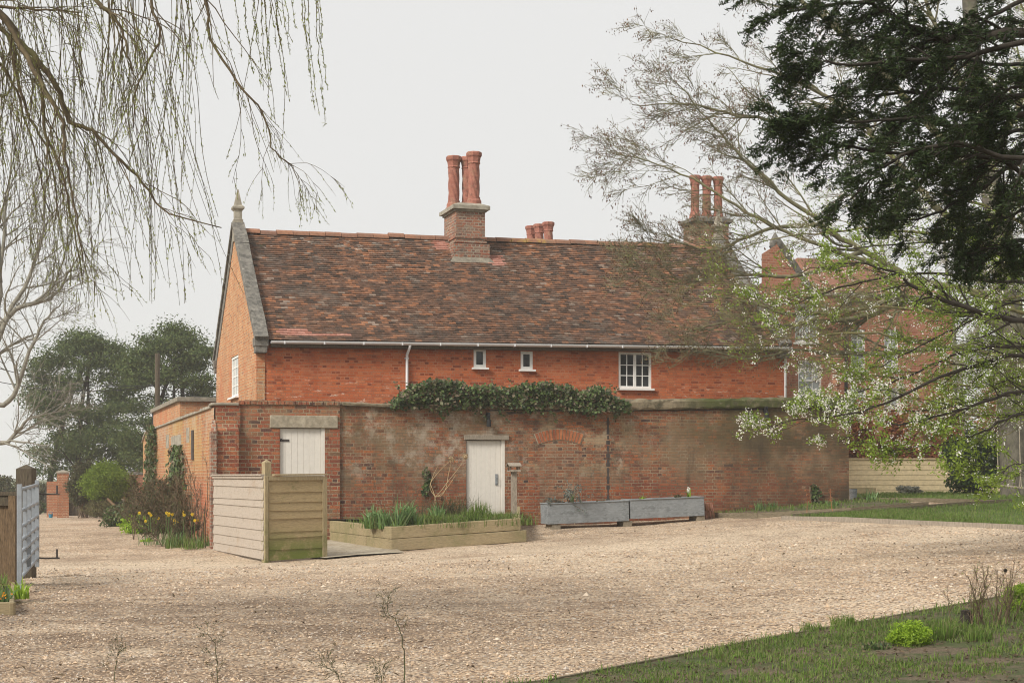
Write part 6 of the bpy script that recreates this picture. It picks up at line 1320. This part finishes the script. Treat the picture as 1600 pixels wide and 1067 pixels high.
p = in_trough(T2, 1082, .2); t = thing('hyacinth', 'white hyacinth standing in the second trough', 'hyacinth', p); r_ = rg(245); m = MB(); blades(m, p+r_.normal(0, .02, (14, 3))*np.array([1, 1, 0]), .2, .035, r_, .5); m.build('leaves', 'bright_leaf', t, world=True)
m = MB(); pp, d = blob(r_, 160, p+np.array([0, 0, .17]), (.04, .04, .09), .6); m.leaves(pp, .03, r_, .7, d, .5); m.build('flower', 'blossom', t, world=True)

# ------------------------------------------------------------------ lawns, bed plants, foreground bank
r_ = rg(250)
m = MB(); l1 = np.array(lawn1); grass(m, l1, 42000, .075, .011, r_, .04, .0); grass(m, l1[[0, 1, 2, 8, 9]], 9000, .085, .012, r_, .04); m.build('lawn_grass', 'grass_blade', kind='stuff')
m = MB(); grass(m, np.array(lawn2), 22000, .07, .013, r_, .04); m.build('lawn_grass', 'grass_blade', kind='stuff')
m = MB(); bd = np.array(bed); grass(m, bd, 3600, .10, .014, r_, .05, .5, 3, .9); m.build('bed_weeds', 'grass_blade', kind='stuff')
for i, (px, py, h, lab) in enumerate(((1188, 800, .24, 'green strappy clump at the near end of the wall bed'), (1208, 798, .20, 'second green clump in the wall bed'), (1302, 794, .2, 'small green clump under the end of the yard wall'), (1360, 786, .3, 'wispy upright green stems in the bed past the wall end'))): clump('strappy_clump', 'strap_leaf', PG(px, py), 45, h*1.2, .03, rg(255+i), lab, 'plant', .12, .7, 'clumps in the wall bed')
for i, (px, py, lab) in enumerate(((1262, 806, 'thin reddish dry stem at the gravel path corner'), (1303, 805, 'thin reddish dry stem further along the gravel path'))):
    p = PG(px, py); t_ = MB(); q = walk(p, np.array([-.15, 0, 1]), .55, 7, rg(260+i), .08, np.zeros(3)); t_.tube(q, np.linspace(.008, .004, 8), 5); t_.leaves(np.repeat(q[4:], 5, 0)+rg(262+i).normal(0, .02, (20, 3)), .05, rg(264+i), .4); t_.build('dry_plant', 'beech_leaf', label=lab, cat='plant', group='dry stems by the path')
# foreground bank, bottom right
B0, B1, B2, B3 = PG(850, 1074)[:2], PG(1165, 1012)[:2], PG(1500, 952)[:2], PG(1640, 925)[:2]
bank = np.array([B0-np.array([.6, .25]), B0, B1, B2, B3, B3+np.array([3, 0]), [9, 6], [0.2, 6]])
m = MB(); poly_patch(bank, .05, .22, m); m.build('grass_bank', 'bank_soil', kind='structure', smooth=True)
edge('timber_edging', [B0-np.array([.6, .25]), B0, B1, B2, B3], .09, .035, 'edging', 'thin dark timber edging between the gravel and the foreground bank')
r_ = rg(270); m = MB(); grass(m, bank, 110000, .045, .0075, r_, .04, .45, 5, 1.0); grass(m, bank, 50000, .075, .008, r_, .04, .55, 15, .75); grass(m, bank, 9000, .12, .008, r_, .04, .60, 25, .6)
strip = np.array([B0-np.array([.6, .25]), B0, B1, B2, B3, B3+np.array([0, -.35]), B2+np.array([-.1, -.4]), B1+np.array([0, -.3]), B0+np.array([0, -.25])]); grass(m, strip, 4200, .075, .008, r_, .04, .5, 7)
m.build('bank_grass', 'grass_blade', kind='stuff')
m = MB(); q = r_.uniform(bank.min(0), bank.max(0), (9000, 2)); q = q[inside(q, bank)]; c = np.column_stack([q, Gv(q[:, 0], q[:, 1])+.06]); m.leaves(c, .04, r_, .6, np.array([0, 0, 2.]), .8); m.build('leaf_litter', 'bare_stem_leaf', kind='stuff')
def on_bank(px, py): p = PG(px, py); p[2] += .045; return p
p = on_bank(1425, 1018); mound('feathery_clump', 'vivid lime green feathery clump on the foreground bank', p+np.array([0, .05, .07]), (.20, .17, .15), 'bright_leaf', 271, 34, 150, .03, aspect=.35)
p = on_bank(1462, 1004); mound('feathery_clump', 'smaller lime green feathery clump just right of the vivid one', p+np.array([0, .05, .03]), (.12, .12, .09), 'bright_leaf', 274, 22, 90, .028, aspect=.35)
p = on_bank(1590, 965); mound('feathery_clump', 'vivid green feathery clump behind the dry stems at the right edge', p+np.array([.05, .1, .10]), (.22, .2, .18), 'bright_leaf', 272, 50, 80, .035, aspect=.35)
for i, (px, py, h, lab) in enumerate(((1470, 1008, .2, 'tall bright grass tuft right of the lime clump'), (1490, 1000, .17, 'bright grass tuft before the dry stems'), (1318, 985, .13, 'grass tuft growing over the edging of the bank'), (1270, 993, .10, 'low grass tuft at the bank edge left of the lime clump'), (1530, 1010, .15, 'grass tuft under the dry stems'), (1370, 1022, .07, 'small dark leafy weed left of the lime clump'))):
    clump('grass_tuft', 'grass_blade' if i < 5 else 'ivy_leaf', on_bank(px, py), 150, h, .007 if i < 5 else .03, rg(273+i), lab, 'grass tuft', .11, .55, 'grass tufts on the bank')
twig_shrub('dry_shrub', 'clump of upright dry brown stems on the foreground bank', on_bank(1548, 985), 22, .62, 'rose_stem', 280, .30, width=(.15, .1), spec2=(4, .18, .5), rmin=.0016, r0=.006, leaf='lime_leaf', lsize=.012, lper=1)
p = on_bank(1572, 985); t = thing('dried_teasel', 'single dark round seedhead on a thin stem above the dry shrub', 'dried flower', p); hd = P(1571, 891, p[1]); m = MB(); m.tube(spline([p, (p+hd)/2+np.array([.02, 0, 0]), hd], 8), .003, 5); st = m.build('stem', 'rose_stem', t, world=True)
m = MB(); pp, d = blob(rg(281), 120, hd, (.016, .016, .018), .4); m.leaves(pp, .012, rg(282), .6, d, .4); m.build('seedhead', 'bark_dark', st, world=True)
p = on_bank(1510, 985); m = MB(); m.lathe([(.07, -.05), (.06, .03), (.045, .10), (.05, .13), (.02, .14)], p, 9, lambda T, Z: 1+.12*np.sin(3*T)+.1*np.sin(5*T+Z*30)); m.build('tree_stump', 'bark_dark', label='small rotten dark stump left of the dry stems', cat='stump')
MT['sapling_bark'] = M('sapling_bark', [C(.045,.038,.022),C(.075,.085,.03)], 'noise', 30, .9)
# saplings at the bottom edge
def sapling(label, pts, Y, seed, r0, leaf=True):
    r = rg(seed); b = P(*pts[0], Y); q0 = np.array([b[0], Y, G(b[0], Y)-.03]); t = thing('sapling', label, 'sapling', (b[0], Y, q0[2]), 0, 'bare saplings in the foreground'); m = MB(); tips = []
    q, rr = limb(m, [q0]+[P(*k, Y) for k in pts[1:]], r0, .0016, 6, rng=r, wob=.003); sprout(m, q, rr, [(13, .20, .8, .12, (0, 0, .06), .5, 3, .25), (4, .09, .7, .12, (0, 0, .03), .6, 3, .2, .0012)], r, tips); c, a = on_lines(tips, 3, r, .2, .004); m.leaves(c, .012, r, .5); m.build('stems', 'sapling_bark', t, world=True)
sapling('tallest bare sapling with tiny green buds, left of the middle bottom edge', [(628, 1090), (632, 1040), (628, 1000), (620, 970), (605, 955), (608, 930)], 10.6, 290, .0055)
sapling('short spreading sapling at the bottom edge left of the tallest one', [(545, 1100), (530, 1060), (515, 1045), (502, 1036)], 10.4, 291, .0035)
sapling('bushy little sapling at the bottom edge further left', [(345, 1110), (340, 1055), (336, 1010), (325, 988)], 10.5, 292, .004)
sapling('wispy little sapling near the bottom left', [(178, 1110), (180, 1050), (187, 1010)], 10.5, 293, .003)
sapling('short thin sapling right of the tallest one', [(597, 1100), (596, 1060), (592, 1040)], 10.4, 294, .004)
# low bed on the left
pb2 = np.array([Bl[:2]+np.array([0, .1]), Bc[:2]+np.array([-.1, .1]), Bs[:2]+np.array([-.1, 0]), Bs[:2]+np.array([-3, .3])])
r = rg(300); m = MB(); grass(m, pb2, 2600, .14, .014, r, .09, .42, 4, .7); m.build('bed_weeds', 'grass_blade', kind='stuff')
for i, (dx, dy, h, lab) in enumerate(((-.30, .6, .17, 'grey green lily tuft by the corner of the left bed'), (-.34, 1.3, .22, 'green leafy clump against the board fence'), (-.45, .5, .16, 'green leafy clump at the left picture edge'))): p = Bc+np.array([dx, dy, .1]); clump('strappy_clump', 'strap_leaf' if i != 1 else 'bright_leaf', p, 60, h, .02, rg(301+i), lab, 'plant', .10, .8, 'clumps in the left bed')
p = Bc+np.array([-.22, .35, .1]); r = rg(305); m = MB(); c = p+np.array([0, 0, .09])+r.normal(0, .06, (9, 3))*np.array([1, 1, .3]); m.leaves(c, .032, r, .9, np.array([0, -1, .6]), .5); m.build('pansy', 'orange_petal', label='orange pansy flowers at the front of the left bed', cat='pansies')
twig_shrub('bare_shrub', 'thin wispy bare shrub in front of the dark board fence', Bs+np.array([-.25, -.1, .1]), 8, .55, 'rose_stem', 306, .5, width=(.15, .1), spec2=(4, .2, .6), rmin=.002, r0=.005)
# loose stones in the near gravel
r = rg(311); n_ = 700; Y = 10+22*r.uniform(0, 1, n_)**1.4; X = (r.uniform(0, 1600, n_)-CX)/FPX*Y; c = np.column_stack([X, Y, Gv(X, Y)+.03]); m = MB(); m.leaves(c, .05, r, .5, np.array([0, 0, 2.]), .7); m.build('dead_leaves', 'bare_stem_leaf', kind='stuff')
r = rg(310); n = 60000; Y = 9.6+17*r.uniform(0, 1, n)**1.6; X = (r.uniform(-30, 1630, n)-CX)/FPX*Y; k = ~inside(np.column_stack([X, Y]), bank); X, Y = X[k], Y[k]; n = len(X)
o = np.array([(1, 0, 0), (0, 1, 0), (-1, 0, 0), (0, -1, 0), (0, 0, .7), (0, 0, -.7)], float); s = (.0085*r.lognormal(0, .38, n)*(Y/12)**.5)[:, None, None]
v = o[None]*s*r.uniform(.6, 1.3, (n, 6, 3)); th = r.uniform(0, 6.28, n); cs, sn = np.cos(th)[:, None], np.sin(th)[:, None]; v = np.stack([v[..., 0]*cs-v[..., 1]*sn, v[..., 0]*sn+v[..., 1]*cs, v[..., 2]], -1)
gz = Gv(X, Y)+.035*(vnoise(X, Y, 1.1, 3)-.5)+.035*.6*(vnoise(X, Y, 3.1, 4)-.5)
v += np.stack([X, Y, gz+.003], 1)[:, None]; f = np.array([(0, 1, 4), (1, 2, 4), (2, 3, 4), (3, 0, 4), (1, 0, 5), (2, 1, 5), (3, 2, 5), (0, 3, 5)]); m = MB(); m.add(v.reshape(-1, 3), (np.arange(n)[:, None, None]*6+f[None]).reshape(-1, 3)); m.build('loose_stones', 'stone_bits', kind='stuff')

# ------------------------------------------------------------------ the mist
hz_ = MB().box(-620, 620, -60, 620, -8, 34).build('haze', 'white', kind='stuff')
m = bpy.data.materials.new('mist'); m.use_nodes = True; n = m.node_tree
for q in list(n.nodes):
    if q.type == 'BSDF_PRINCIPLED': n.nodes.remove(q)
pv = n.nodes.new('ShaderNodeVolumePrincipled'); pv.inputs['Density'].default_value = HAZE; pv.inputs['Density Attribute'].default_value = ''
pv.inputs['Color'].default_value = (1, 1, 1, 1); pv.inputs['Anisotropy'].default_value = .2
n.links.new(pv.outputs[0], [q for q in n.nodes if q.type == 'OUTPUT_MATERIAL'][0].inputs['Volume'])
hz_.data.materials.clear(); hz_.data.materials.append(m)
